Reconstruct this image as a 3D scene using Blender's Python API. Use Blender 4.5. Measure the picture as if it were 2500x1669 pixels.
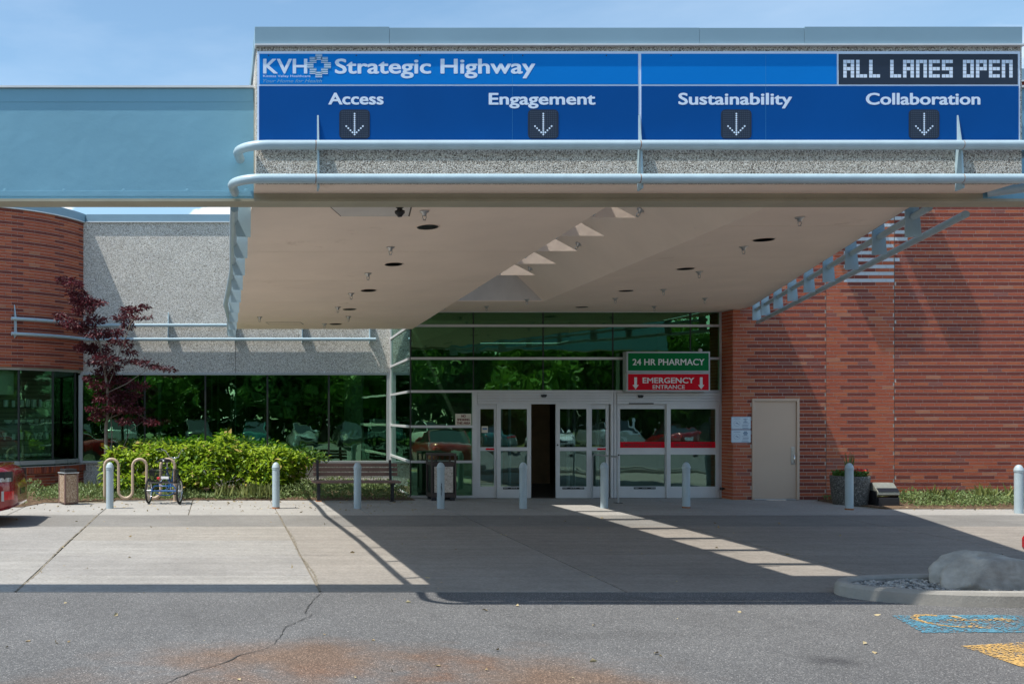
import bpy, math, random
import numpy as np
from mathutils import Vector, Matrix
R = random.Random(7)
scene = bpy.context.scene
for o in list(bpy.data.objects):
    bpy.data.objects.remove(o)
COL = scene.collection
# ------------------------------------------------------------- camera
H = 1.8
cam = bpy.data.cameras.new('camera')
camo = bpy.data.objects.new('camera', cam)
COL.objects.link(camo)
camo.location = (0, 0, H)
camo.rotation_euler = (math.pi/2, 0, 0)
cam.sensor_width = 36
cam.lens = 34.99
cam.shift_x = .2864
cam.shift_y = .0722
cam.clip_start = .05
cam.clip_end = 2000
scene.camera = camo
# ------------------------------------------------------------- light
SUN = Vector((-.48, -.13, 1)).normalized()      # towards the sun
sl = bpy.data.lights.new('sun', 'SUN')
sl.energy = 4.7
sl.angle = math.radians(.53)
sl.color = (1, .955, .88)
so = bpy.data.objects.new('sun', sl)
COL.objects.link(so)
so.rotation_euler = SUN.to_track_quat('Z', 'Y').to_euler()
so.location = (-10, 0, 30)
world = bpy.data.worlds.new('World')
scene.world = world
world.use_nodes = True
wn = world.node_tree.nodes
wl = world.node_tree.links
wn.clear()
wo = wn.new('ShaderNodeOutputWorld')
bg = wn.new('ShaderNodeBackground')
sky = wn.new('ShaderNodeTexSky')
sky.sky_type = 'NISHITA'
sky.sun_disc = False
sky.sun_elevation = math.asin(SUN.z)
sky.sun_rotation = math.atan2(SUN.x, SUN.y)
sky.altitude = 0
sky.air_density = 1.0
sky.dust_density = .8
sky.ozone_density = 1.0
bg.inputs[1].default_value = .15
tc = wn.new('ShaderNodeTexCoord')
mp = wn.new('ShaderNodeMapping')
mp.inputs['Scale'].default_value = (1.3, 1.3, 4.5)
mp.inputs['Location'].default_value = (.35, .1, .55)
nz = wn.new('ShaderNodeTexNoise')
nz.inputs['Scale'].default_value = 2.2
nz.inputs['Detail'].default_value = 8
nz.inputs['Roughness'].default_value = .55
rp = wn.new('ShaderNodeValToRGB')
rp.color_ramp.elements[0].position = .45
rp.color_ramp.elements[1].position = .85
rp.color_ramp.elements[1].color = (.22, .22, .22, 1)
mx = wn.new('ShaderNodeMix')
mx.data_type = 'RGBA'
mx.inputs[7].default_value = (6.6, 7.2, 8.0, 1)
wl.new(tc.outputs['Generated'], mp.inputs[0])
wl.new(mp.outputs[0], nz.inputs[0])
wl.new(nz.outputs[0], rp.inputs[0])
wl.new(rp.outputs[0], mx.inputs[0])
tn = wn.new('ShaderNodeMix'); tn.data_type = 'RGBA'; tn.blend_type = 'MULTIPLY'; tn.inputs[0].default_value = 1; tn.inputs[7].default_value = (.93, 1.06, 1.03, 1)
wl.new(sky.outputs[0], tn.inputs[6]); wl.new(tn.outputs[2], mx.inputs[6])
# low cumulus near the horizon
mp2 = wn.new('ShaderNodeMapping')
mp2.inputs['Scale'].default_value = (5, 5, 9)
mp2.inputs['Location'].default_value = (1.15, 0, .2)
nz2 = wn.new('ShaderNodeTexNoise')
nz2.inputs['Scale'].default_value = 2.0
nz2.inputs['Detail'].default_value = 9
rp2 = wn.new('ShaderNodeValToRGB')
rp2.color_ramp.elements[0].position = .53
rp2.color_ramp.elements[1].position = .58
sp = wn.new('ShaderNodeSeparateXYZ')
mr = wn.new('ShaderNodeMapRange')
mr.inputs[1].default_value = .30
mr.inputs[2].default_value = .20
mu = wn.new('ShaderNodeMath'); mu.operation = 'MULTIPLY'
mx2 = wn.new('ShaderNodeMix'); mx2.data_type = 'RGBA'
mx2.inputs[7].default_value = (8.6, 8.7, 8.9, 1)
wl.new(tc.outputs['Generated'], mp2.inputs[0])
wl.new(mp2.outputs[0], nz2.inputs[0])
wl.new(nz2.outputs[0], rp2.inputs[0])
wl.new(tc.outputs['Generated'], sp.inputs[0])
wl.new(sp.outputs[2], mr.inputs[0])
wl.new(rp2.outputs[0], mu.inputs[0])
wl.new(mr.outputs[0], mu.inputs[1])
wl.new(mu.outputs[0], mx2.inputs[0])
wl.new(mx.outputs[2], mx2.inputs[6])
wl.new(mx2.outputs[2], bg.inputs[0])
wl.new(bg.outputs[0], wo.inputs[0])
scene.view_settings.view_transform = 'Standard'
scene.view_settings.look = 'None'
scene.view_settings.exposure = 0.36
scene.view_settings.gamma = 1
scene.view_settings.use_curve_mapping = False
scene.cycles.max_bounces = 10
scene.cycles.transparent_max_bounces = 24

# ------------------------------------------------------------- helpers
F = 2283.0; CX = 501.7; CY = 953.7      # lens facts, used to turn survey readings into metres
def W(x, y, Y): return Vector(((x-CX)*Y/F, Y, H+(CY-y)*Y/F))
def WX(x, Y): return (x-CX)*Y/F
def WZ(y, Y): return H+(CY-y)*Y/F
SL = .014      # fall of the drive away from the building
def gz(Y): return 0.0 if Y >= 18.1 else -SL*(18.1-Y)
def G(x, y):
    k = (y-CY)/F
    Y = H/k
    if Y < 18.1: Y = (H+SL*18.1)/(k+SL)
    return Vector(((x-CX)*Y/F, Y, gz(Y)))

class MB:
    def __init__(s): s.v = []; s.f = []; s.m = []; s.s = []
    def add(s, vs, fs, m=0, sm=False):
        b = len(s.v)
        s.v += [tuple(v) for v in vs]
        for f in fs:
            s.f.append(tuple(i+b for i in f)); s.m.append(m); s.s.append(sm)
        return s
    def box(s, x0, x1, y0, y1, z0, z1, m=0):
        return s.add([(x0,y0,z0),(x1,y0,z0),(x1,y1,z0),(x0,y1,z0),(x0,y0,z1),(x1,y0,z1),(x1,y1,z1),(x0,y1,z1)],
              [(0,3,2,1),(4,5,6,7),(0,1,5,4),(1,2,6,5),(2,3,7,6),(3,0,4,7)], m)
    def obox(s, c, sz, rot=None, m=0):
        rot = rot or Matrix.Identity(3)
        a, b, d = sz[0]/2, sz[1]/2, sz[2]/2
        vs = [Vector(c)+rot @ Vector(p) for p in [(-a,-b,-d),(a,-b,-d),(a,b,-d),(-a,b,-d),(-a,-b,d),(a,-b,d),(a,b,d),(-a,b,d)]]
        return s.add(vs, [(0,3,2,1),(4,5,6,7),(0,1,5,4),(1,2,6,5),(2,3,7,6),(3,0,4,7)], m)
    def bar(s, p, q, w, d, m=0, up=(0,0,1)):
        p, q = Vector(p), Vector(q); a = (q-p).normalized(); u = Vector(up)
        if abs(a.dot(u)) > .98: u = Vector((0,1,0))
        x = a.cross(u).normalized(); y = x.cross(a).normalized()
        rot = Matrix((x, a, y)).transposed()
        return s.obox((p+q)/2, (w, (q-p).length, d), rot, m)
    def tube(s, pts, r, n=10, m=0, cap=True, closed=False):
        pts = [Vector(p) for p in pts]; N = len(pts); rs = r if isinstance(r, (list, tuple)) else [r]*N
        tans = []
        for i in range(N):
            if closed: a = pts[(i+1) % N]-pts[i-1]
            else: a = pts[min(i+1, N-1)]-pts[max(i-1, 0)]
            tans.append(a.normalized())
        u = tans[0].orthogonal().normalized(); vs = []
        for i in range(N):
            t = tans[i]; u = (u-t*u.dot(t)).normalized(); w = t.cross(u)
            for k in range(n):
                a = 2*math.pi*k/n
                vs.append(pts[i]+(u*math.cos(a)+w*math.sin(a))*rs[i])
        fs = []
        for i in range(N if closed else N-1):
            j = (i+1) % N
            for k in range(n):
                k2 = (k+1) % n
                fs.append((i*n+k, i*n+k2, j*n+k2, j*n+k))
        s.add(vs, fs, m, True)
        if cap and not closed:
            s.add(vs[:n], [tuple(reversed(range(n)))], m)
            s.add(vs[-n:], [tuple(range(n))], m)
        return s
    def lathe(s, prof, c=(0,0,0), n=24, m=0, axis='z', sm=True):
        vs = []
        for r, z in prof:
            for k in range(n):
                a = 2*math.pi*k/n
                if axis == 'z': p = (c[0]+r*math.cos(a), c[1]+r*math.sin(a), c[2]+z)
                elif axis == 'x': p = (c[0]+z, c[1]+r*math.cos(a), c[2]+r*math.sin(a))
                else: p = (c[0]+r*math.sin(a), c[1]+z, c[2]+r*math.cos(a))
                vs.append(p)
        fs = []
        for i in range(len(prof)-1):
            for k in range(n):
                k2 = (k+1) % n
                fs.append((i*n+k, i*n+k2, (i+1)*n+k2, (i+1)*n+k))
        s.add(vs, fs, m, sm)
        if prof[0][0] > 1e-4: s.add(vs[:n], [tuple(reversed(range(n)))], m)
        if prof[-1][0] > 1e-4: s.add(vs[-n:], [tuple(range(n))], m)
        return s
    def prism(s, poly, lo, hi, ax='y', m=0):
        """poly of 2d points; ax y: (x,z) extruded in y; ax z: (x,y) extruded in z; ax x: (y,z) extruded in x"""
        n = len(poly)
        def P(p, t):
            return {'y': (p[0], t, p[1]), 'z': (p[0], p[1], t), 'x': (t, p[0], p[1])}[ax]
        vs = [P(p, lo) for p in poly]+[P(p, hi) for p in poly]
        fs = [tuple(range(n)), tuple(reversed(range(n, 2*n)))]
        for i in range(n):
            j = (i+1) % n
            fs.append((i, n+i, n+j, j))
        return s.add(vs, fs, m)
    def quad(s, a, b, c, d, m=0): return s.add([a, b, c, d], [(0,1,2,3)], m)
    def mesh(s, name, mats, org=(0,0,0)):
        me = bpy.data.meshes.new(name)
        o = Vector(org)
        me.from_pydata([tuple(Vector(v)-o) for v in s.v], [], s.f)
        for mt in (mats if isinstance(mats, (list, tuple)) else [mats]): me.materials.append(mt)
        me.polygons.foreach_set('material_index', s.m)
        me.polygons.foreach_set('use_smooth', s.s)
        me.update()
        return me
    def build(s, name, mats, parent=None, bevel=0, seg=2, fix=True):
        org = worg(parent) if parent is not None else Vector((0,0,0))
        me = s.mesh(name, mats, org)
        if fix:
            import bmesh
            b = bmesh.new(); b.from_mesh(me); bmesh.ops.recalc_face_normals(b, faces=b.faces); b.to_mesh(me); b.free()
        o = bpy.data.objects.new(name, me)
        COL.objects.link(o)
        if parent is not None: o.parent = parent
        if bevel:
            bm = o.modifiers.new('bevel', 'BEVEL'); bm.width = bevel; bm.segments = seg; bm.limit_method = 'ANGLE'
            bm.angle_limit = math.radians(40)
        return o
def worg(p):
    v = Vector((0,0,0))
    while p is not None:
        v += Vector(p.location); p = p.parent
    return v
def tag(o, label=None, cat=None, group=None, kind=None):
    if label: o['label'] = label
    if cat: o['category'] = cat
    if group: o['group'] = group
    if kind: o['kind'] = kind
    return o
def thing(name, label, cat, loc=(0,0,0), group=None):
    o = bpy.data.objects.new(name, None); o.empty_display_size = .2
    COL.objects.link(o); o.location = loc
    return tag(o, label, cat, group)
def copy_tree(o, parent=None):
    c = o.copy(); COL.objects.link(c)
    if parent is not None: c.parent = parent
    for ch in list(o.children): copy_tree(ch, c)
    return c
def inst(name, me, loc, parent, rot=None):
    o = bpy.data.objects.new(name, me); COL.objects.link(o)
    o.parent = parent; o.location = Vector(loc)-worg(parent)
    if rot: o.rotation_euler = rot
    return o
# text as mesh laid in the XZ plane at depth y: x0..x1 and baseline z, cap height h
def text(mb, s, x0, x1, zb, h, y, m=0, off=0.0, shear=0.0, depth=.002, space=1.0, bold=0):
    cu = bpy.data.curves.new('t', 'FONT'); cu.body = s; cu.size = 1; cu.offset = off; cu.shear = shear
    cu.resolution_u = 4; cu.space_character = space
    ob = bpy.data.objects.new('t', cu); COL.objects.link(ob)
    dg = bpy.context.evaluated_depsgraph_get(); dg.update()
    me = bpy.data.meshes.new_from_object(ob.evaluated_get(dg))
    vs = [v.co.copy() for v in me.vertices]; fs = [tuple(p.vertices) for p in me.polygons]
    bpy.data.objects.remove(ob); bpy.data.curves.remove(cu); bpy.data.meshes.remove(me)
    a = min(v.x for v in vs); b = max(v.x for v in vs)
    cap = .729+2*off
    k = (x1-x0)/(b-a)
    st = bold*h
    cps = [(0, 0)] if not bold else [(-st, 0), (st, 0), (0, st*.6), (0, -st*.6), (-st*.7, st*.5), (st*.7, -st*.5), (st*.7, st*.5), (-st*.7, -st*.5), (0, 0)]
    kk = (x1-x0-2*st)/(b-a); hh = (h-1.2*st)
    for q, (dx, dz) in enumerate(cps):
        mb.add([(x0+st+(v.x-a)*kk+dx, y-.00008*q, zb+st*.6+(v.y+off)*hh/cap+dz) for v in vs], [tuple(reversed(f)) for f in fs], m)
# text in image units on a plane at depth Y
def itext(mb, s, x0, x1, ytop, ybase, Y, m=0, **k):
    text(mb, s, WX(x0, Y), WX(x1, Y), WZ(ybase, Y), (ybase-ytop)*Y/F, Y, m, **k)
# ------------------------------------------------------------- materials
def mat(name, col, rough=.6, metal=0., var=0., vs=3., det=4, bump=0., bs=40., bd=.02, spec=.5, col2=None, dirt=None, coat=0., trans=0., emit=None):
    m = bpy.data.materials.new(name); m.use_nodes = True
    n = m.node_tree.nodes; l = m.node_tree.links
    b = n['Principled BSDF']
    b.inputs['Base Color'].default_value = (*col, 1); b.inputs['Roughness'].default_value = rough
    b.inputs['Metallic'].default_value = metal; b.inputs['Specular IOR Level'].default_value = spec
    b.inputs['Coat Weight'].default_value = coat
    b.inputs['Coat Roughness'].default_value = .04
    t = n.new('ShaderNodeTexCoord'); out = None
    if var or col2:
        z = n.new('ShaderNodeTexNoise'); z.inputs['Scale'].default_value = vs; z.inputs['Detail'].default_value = det
        z.inputs['Roughness'].default_value = .6
        l.new(t.outputs['Object'], z.inputs[0])
        x = n.new('ShaderNodeMix'); x.data_type = 'RGBA'
        x.inputs[6].default_value = (*[c*(1-var) for c in col], 1)
        x.inputs[7].default_value = (*(col2 or [min(1, c*(1+var)) for c in col]), 1)
        r = n.new('ShaderNodeMapRange'); r.inputs[1].default_value = .3; r.inputs[2].default_value = .7
        l.new(z.outputs[0], r.inputs[0]); l.new(r.outputs[0], x.inputs[0]); out = x.outputs[2]
        l.new(out, b.inputs['Base Color'])
    if dirt:   # (colour, scale, threshold)
        z = n.new('ShaderNodeTexNoise'); z.inputs['Scale'].default_value = dirt[1]; z.inputs['Detail'].default_value = 8
        z.inputs['Roughness'].default_value = .7
        l.new(t.outputs['Object'], z.inputs[0])
        r = n.new('ShaderNodeMapRange'); r.inputs[1].default_value = dirt[2]; r.inputs[2].default_value = dirt[2]+.08
        x = n.new('ShaderNodeMix'); x.data_type = 'RGBA'; x.inputs[7].default_value = (*dirt[0], 1)
        x.inputs[6].default_value = (*col, 1)
        l.new(z.outputs[0], r.inputs[0]); l.new(r.outputs[0], x.inputs[0])
        if out: l.new(out, x.inputs[6])
        out = x.outputs[2]; l.new(out, b.inputs['Base Color'])
    if bump:
        z = n.new('ShaderNodeTexNoise'); z.inputs['Scale'].default_value = bs; z.inputs['Detail'].default_value = 5
        l.new(t.outputs['Object'], z.inputs[0])
        u = n.new('ShaderNodeBump'); u.inputs['Strength'].default_value = bump; u.inputs['Distance'].default_value = bd
        l.new(z.outputs[0], u.inputs['Height']); l.new(u.outputs[0], b.inputs['Normal'])
    if trans:
        tr = n.new('ShaderNodeBsdfTranslucent'); ms = n.new('ShaderNodeMixShader'); ms.inputs[0].default_value = trans
        if out: l.new(out, tr.inputs[0])
        else: tr.inputs[0].default_value = (*col, 1)
        l.new(b.outputs[0], ms.inputs[1]); l.new(tr.outputs[0], ms.inputs[2])
        l.new(ms.outputs[0], n['Material Output'].inputs[0])
    if emit:
        b.inputs['Emission Color'].default_value = (*emit[0], 1); b.inputs['Emission Strength'].default_value = emit[1]
    return m
def ramp(n, els):
    r = n.new('ShaderNodeValToRGB'); r.color_ramp.interpolation = 'LINEAR'
    e = r.color_ramp.elements
    while len(e) < len(els): e.new(.5)
    for i, (p, c) in enumerate(els): e[i].position = p; e[i].color = (*c, 1)
    return r
def pebble(name, scale, els, bump=1.0, dist=.02, wave=.0, matrix=(.4,.4,.38)):
    m = bpy.data.materials.new(name); m.use_nodes = True
    n = m.node_tree.nodes; l = m.node_tree.links; b = n['Principled BSDF']
    b.inputs['Roughness'].default_value = .75
    t = n.new('ShaderNodeTexCoord')
    v = n.new('ShaderNodeTexVoronoi'); v.inputs['Scale'].default_value = scale
    l.new(t.outputs['Object'], v.inputs[0])
    wn_ = n.new('ShaderNodeTexWhiteNoise'); l.new(v.outputs['Color'], wn_.inputs[0])
    r = ramp(n, els); l.new(wn_.outputs[0], r.inputs[0])
    z = n.new('ShaderNodeTexNoise'); z.inputs['Scale'].default_value = 1.3; z.inputs['Detail'].default_value = 5
    l.new(t.outputs['Object'], z.inputs[0])
    rr = n.new('ShaderNodeMapRange'); rr.inputs[3].default_value = .82; rr.inputs[4].default_value = 1.12
    l.new(z.outputs[0], rr.inputs[0])
    x = n.new('ShaderNodeMix'); x.data_type = 'RGBA'; x.blend_type = 'MULTIPLY'; x.inputs[0].default_value = 1
    l.new(r.outputs[0], x.inputs[6]); l.new(rr.outputs[0], x.inputs[7])
    l.new(x.outputs[2], b.inputs['Base Color'])
    mm = n.new('ShaderNodeMath'); mm.operation = 'MULTIPLY'; mm.inputs[1].default_value = -1
    l.new(v.outputs['Distance'], mm.inputs[0])
    u = n.new('ShaderNodeBump'); u.inputs['Strength'].default_value = bump; u.inputs['Distance'].default_value = dist
    l.new(mm.outputs[0], u.inputs['Height'])
    if wave:
        z2 = n.new('ShaderNodeTexNoise'); z2.inputs['Scale'].default_value = 1.6; z2.inputs['Detail'].default_value = 2
        l.new(t.outputs['Object'], z2.inputs[0])
        u2 = n.new('ShaderNodeBump'); u2.inputs['Strength'].default_value = 1; u2.inputs['Distance'].default_value = wave
        l.new(z2.outputs[0], u2.inputs['Height']); l.new(u2.outputs[0], u.inputs['Normal'])
    l.new(u.outputs[0], b.inputs['Normal'])
    return m
PE = [(0, (.12,.11,.095)), (.12, (.24,.215,.18)), (.36, (.50,.46,.40)), (.55, (.60,.565,.505)), (.8, (.70,.67,.61)), (1, (.88,.86,.80))]
PE2 = [(p, tuple(min(.9, c*1.12) for c in q)) for p, q in PE]
M = {}
M['pebble'] = pebble('pebble_dash', 105, PE, 1.0, .010, .03)
M['pebble_far'] = pebble('pebble_wall_finish', 85, PE2, .8, .014, .05)
M['agg'] = pebble('tan_aggregate', 90, [(0,(.16,.10,.06)),(.4,(.33,.22,.14)),(.75,(.45,.33,.23)),(1,(.6,.5,.4))], .6, .008)
M['agg_cream'] = pebble('cream_aggregate', 80, [(0,(.3,.25,.2)),(.4,(.5,.43,.37)),(1,(.66,.6,.54))], .5, .006)
M['agg_dark'] = pebble('dark_aggregate', 70, [(0,(.035,.035,.035)),(.5,(.09,.09,.085)),(.9,(.17,.17,.16)),(1,(.35,.34,.32))], .8, .01)
M['blue_metal'] = mat('blue_grey_paint', (.185,.40,.52), .42, 0, .07, .7, 6, .3, 2.6, .03, .5)
M['bounce_tinted_steel'] = mat('dirty_bounce_tinted_steel', (.40,.375,.28), .6, 0, .14, 1.5, 8, .1, 6, .01, .4, None, ((.20,.15,.07), 5, .68))  # warm ground bounce put into the beam colour; brown spots are dirt
M['coping'] = mat('grey_blue_coping', (.225,.355,.44), .4, 0, .06, 1.2, 5, .06, 2, .02)
M['drip'] = mat('pale_metal_edge', (.72,.74,.74), .35, .1, .05, 3)
M['rail'] = mat('pale_blue_pipe_paint', (.40,.52,.575), .32, 0, .07, 5, 5, .05, 30, .004, .6, None, ((.22,.05,.045), 3.1, .745))
M['fin'] = mat('pale_blue_fin_paint', (.36,.49,.55), .45, 0, .06, 4, 4, 0, 1, 1, .5, None, ((.2,.04,.035), 2.3, .76))
M['rust'] = mat('rust', (.30,.12,.045), .9, 0, .4, 30)
M['stucco'] = mat('beige_soffit_plaster', (.88,.735,.615), .9, 0, .05, .9, 8, .25, 9, .02, .3, None, ((.72,.58,.47), 1.1, .62))
M['stucco_pale'] = mat('pale_soffit_plaster', (.66,.62,.57), .9, 0, .06, 3, 5, .1, 12, .01, .3, None, ((.25,.14,.11), 6, .66))
M['seam'] = mat('dark_seam', (.09,.075,.06), .9)
M['sign_light'] = mat('sign_light_blue', (.001,.205,.66), .6, 0, .04, .8, 3, 0, 1, 1, .1)
M['sign_dark'] = mat('sign_deep_blue', (.001,.078,.31), .6, 0, .07, .8, 3, 0, 1, 1, .1)
M['sign_white'] = mat('sign_white', (.72,.84,1.0), .6)
M['sign_navy'] = mat('sign_navy', (.006,.016,.040), .35)
M['sign_dot'] = mat('sign_dim_dot', (.035,.052,.09), .4)
M['logo_a'] = mat('logo_pale_cyan', (.20,.43,.62), .4)
M['logo_b'] = mat('logo_mid_cyan', (.05,.28,.55), .4)
M['alu'] = mat('white_aluminium', (.60,.605,.61), .38, .15, .05, 2, 5, .03, 8, .01)
M['alu_grey'] = mat('grey_aluminium', (.40,.42,.43), .4, .3, .05, 2)
M['black'] = mat('black_plastic', (.012,.012,.014), .4)
M['dark_gasket'] = mat('dark_gasket', (.015,.02,.018), .6)
M['mortar'] = mat('mortar', (.50,.44,.39), .95, 0, .15, 12, 5, .2, 60, .005)
M['beige_paint'] = mat('beige_door_paint', (.55,.41,.31), .5, 0, .03, 1.5, 5, .04, 5, .005)
M['steel'] = mat('brushed_steel', (.5,.5,.49), .3, .9, .08, 8)
M['green_sign'] = mat('green_sign_face', (.001,.16,.045), .5, 0, .05, 2, 4, 0, 40, .02, .1)
M['red_sign'] = mat('red_sign_face', (.62,.004,.018), .5, 0, .05, 2, 4, 0, 40, .02, .1)
M['cream_sign'] = mat('cream_sign_face', (.62,.57,.46), .5)
M['red_ink'] = mat('dark_red_ink', (.12,.01,.01), .5)
M['sign_text'] = mat('sign_letter_white', (.70,.72,.70), .5)
M['notice'] = mat('notice_white', (.56,.66,.74), .5)
M['notice_ink'] = mat('notice_blue_ink', (.07,.16,.30), .5)
M['bollard'] = mat('bollard_grey_blue', (.37,.45,.49), .45, 0, .06, 6, 5, .08, 25, .005, .5, None, ((.11,.12,.13), 5, .72))
M['brown_slat'] = mat('brown_recycled_slat', (.21,.125,.10), .6, 0, .12, 6, 5, .1, 40, .003)
M['dark_metal'] = mat('dark_metal', (.028,.028,.032), .45, .3)
M['brown_frame'] = mat('dark_brown_frame', (.06,.042,.037), .55, 0, .1, 6)
M['tan_paint'] = mat('tan_rack_paint', (.46,.345,.25), .4, 0, .05, 6)
M['bike_blue'] = mat('bike_blue', (.004,.11,.36), .25, 0, 0, 1, 1, 0, 1, 1, .6, None, None, .6)
M['tyre'] = mat('tyre_rubber', (.018,.018,.018), .8, 0, .1, 30)
M['chrome'] = mat('chrome', (.75,.76,.78), .12, 1)
M['seat'] = mat('black_vinyl', (.02,.02,.022), .5)
M['white'] = mat('white_plastic', (.8,.8,.8), .4)
M['red_lens'] = mat('red_lens', (.55,.005,.01), .15, 0, 0, 1, 1, 0, 1, 1, .7, None, None, .8)
M['amber'] = mat('amber_lens', (.85,.22,.005), .15, 0, 0, 1, 1, 0, 1, 1, .7, None, None, .8)
M['clear_lens'] = mat('clear_lens', (.62,.62,.58), .1, .3, 0, 1, 1, 0, 1, 1, .8, None, None, 1)
M['car_red'] = mat('dark_red_car_paint', (.23,.008,.012), .25, .2, .03, 1, 2, 0, 1, 1, .5, None, None, 1)
M['car_white'] = mat('white_car_paint', (.75,.76,.76), .25, 0, 0, 1, 1, 0, 1, 1, .5, None, None, 1)
M['car_silver'] = mat('silver_car_paint', (.42,.45,.47), .28, .6, 0, 1, 1, 0, 1, 1, .5, None, None, 1)
M['car_green'] = mat('teal_car_paint', (.02,.12,.12), .25, .2, 0, 1, 1, 0, 1, 1, .5, None, None, 1)
M['car_dark'] = mat('charcoal_car_paint', (.03,.032,.036), .25, .2, 0, 1, 1, 0, 1, 1, .5, None, None, 1)
M['car_glass'] = mat('car_glass', (.012,.016,.018), .05, 0, 0, 1, 1, 0, 1, 1, .9)
M['bark'] = mat('grey_bark', (.22,.18,.15), .9, 0, .25, 12, 5, .5, 40, .01)
M['bark_tree'] = mat('brown_bark', (.09,.065,.045), .9, 0, .3, 6, 5, .6, 20, .03)
def leafm(name, a, b2, sc=5, tr=.3, rough=.5):
    return mat(name, a, rough, 0, 0.001, sc, 3, 0, 1, 1, .4, b2, None, 0, tr)
M['maple'] = leafm('maple_leaf', (.045,.008,.012), (.13,.018,.028), 4, .25)
M['viburnum'] = leafm('shrub_leaf', (.21,.35,.018), (.42,.55,.04), 2.2, .45)
M['vib_bloom'] = leafm('faded_blossom', (.36,.26,.07), (.45,.36,.12), 4, .2)
M['vib_dark'] = leafm('shrub_leaf_dark', (.04,.10,.014), (.08,.17,.02), 3, .3)
M['cover'] = leafm('ground_cover_leaf', (.10,.155,.045), (.23,.30,.11), 3.5, .25)
M['grass'] = leafm('grass_blade', (.14,.19,.05), (.25,.27,.09), 3, .3)
M['tree_leaf'] = leafm('tree_leaf', (.035,.09,.012), (.14,.26,.03), .8, .35)
M['tree_leaf2'] = leafm('pine_leaf', (.03,.085,.02), (.08,.17,.035), .9, .3)
M['soil'] = mat('mulch_soil', (.075,.05,.034), .95, 0, .5, 14, 6, .8, 30, .03, .2, (.24,.16,.10))
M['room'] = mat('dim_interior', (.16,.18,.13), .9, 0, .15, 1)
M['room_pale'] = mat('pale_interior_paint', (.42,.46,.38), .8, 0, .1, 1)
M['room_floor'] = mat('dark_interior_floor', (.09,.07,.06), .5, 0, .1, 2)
M['cup'] = mat('white_ceramic', (.82,.88,.85), .25, 0, .05, 4)
M['olive'] = mat('olive_cloth', (.25,.28,.05), .8)
M['kerb'] = mat('kerb_concrete', (.31,.295,.265), .85, 0, .16, 3, 8, .5, 45, .006, .3, None, ((.07,.075,.08), 5, .66))
M['boulder'] = mat('granite', (.33,.305,.265), .85, 0, .18, 5, 12, .5, 90, .01, .3, (.50,.465,.41))
M['pebbles'] = mat('river_gravel', (.17,.18,.19), .7, 0, .5, 14, 2, .2, 30, .01, .4, (.58,.55,.50))
M['dry_leaf'] = mat('dry_leaf', (.32,.22,.11), .8, 0, .3, 4, 3, 0, 1, 1, .2, (.5,.42,.25))
M['crack'] = mat('crack_shadow', (.05,.048,.045), .95)
M['joint'] = mat('joint_filler', (.19,.165,.125), .95, 0, .4, 20, 5, .5, 40, .01)
M['paint_y'] = None
def glass(name, fac, rc, tc_, wav=.004):
    m = bpy.data.materials.new(name); m.use_nodes = True
    n = m.node_tree.nodes; l = m.node_tree.links; n.remove(n['Principled BSDF'])
    g = n.new('ShaderNodeBsdfGlossy'); g.inputs['Roughness'].default_value = .0; g.inputs['Color'].default_value = (*rc, 1)
    tr = n.new('ShaderNodeBsdfTransparent'); tr.inputs[0].default_value = (*tc_, 1)
    ms = n.new('ShaderNodeMixShader'); fr = n.new('ShaderNodeFresnel'); fr.inputs[0].default_value = 1.5
    ad = n.new('ShaderNodeMath'); ad.operation = 'ADD'; ad.inputs[1].default_value = fac; ad.use_clamp = True
    l.new(fr.outputs[0], ad.inputs[0]); l.new(ad.outputs[0], ms.inputs[0])
    t = n.new('ShaderNodeTexCoord'); z = n.new('ShaderNodeTexNoise'); z.inputs['Scale'].default_value = 1.7; z.inputs['Detail'].default_value = 1.5
    l.new(t.outputs['Object'], z.inputs[0])
    u = n.new('ShaderNodeBump'); u.inputs['Strength'].default_value = 1; u.inputs['Distance'].default_value = wav
    l.new(z.outputs[0], u.inputs['Height']); l.new(u.outputs[0], g.inputs['Normal'])
    l.new(tr.outputs[0], ms.inputs[1]); l.new(g.outputs[0], ms.inputs[2]); l.new(ms.outputs[0], n['Material Output'].inputs[0])
    return m
M['glass'] = glass('green_tinted_glass', .33, (.40,.72,.43), (.66,.88,.77), .003)
M['glass_shop'] = glass('shop_window_glass', .07, (.35,.68,.45), (.78,.93,.84), .003)
M['glass_door'] = glass('clear_door_glass', .14, (.55,.80,.70), (.78,.88,.85), .003)
M['glass_top'] = glass('green_upper_glass', .30, (.26,.52,.28), (.5,.72,.58), .003)
# bricks
def brickm(name, c, c2): return mat(name, c, .9, 0, 0.001, 1.7, 5, .8, 50, .008, .1, c2)
BRK = [brickm('brick_red', (.38,.098,.054), (.43,.12,.066)), brickm('brick_orange', (.42,.122,.062), (.46,.145,.076)),
       brickm('brick_plum', (.37,.098,.058), (.41,.12,.070)), brickm('brick_tan', (.42,.17,.10), (.45,.19,.115)),
       brickm('brick_dark', (.18,.052,.042), (.22,.066,.05)), mat('brick_white_glazed', (.48,.53,.58), .5, 0, .08, 2),
       brickm('brick_smoky', (.27,.10,.078), (.31,.12,.092))]
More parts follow.
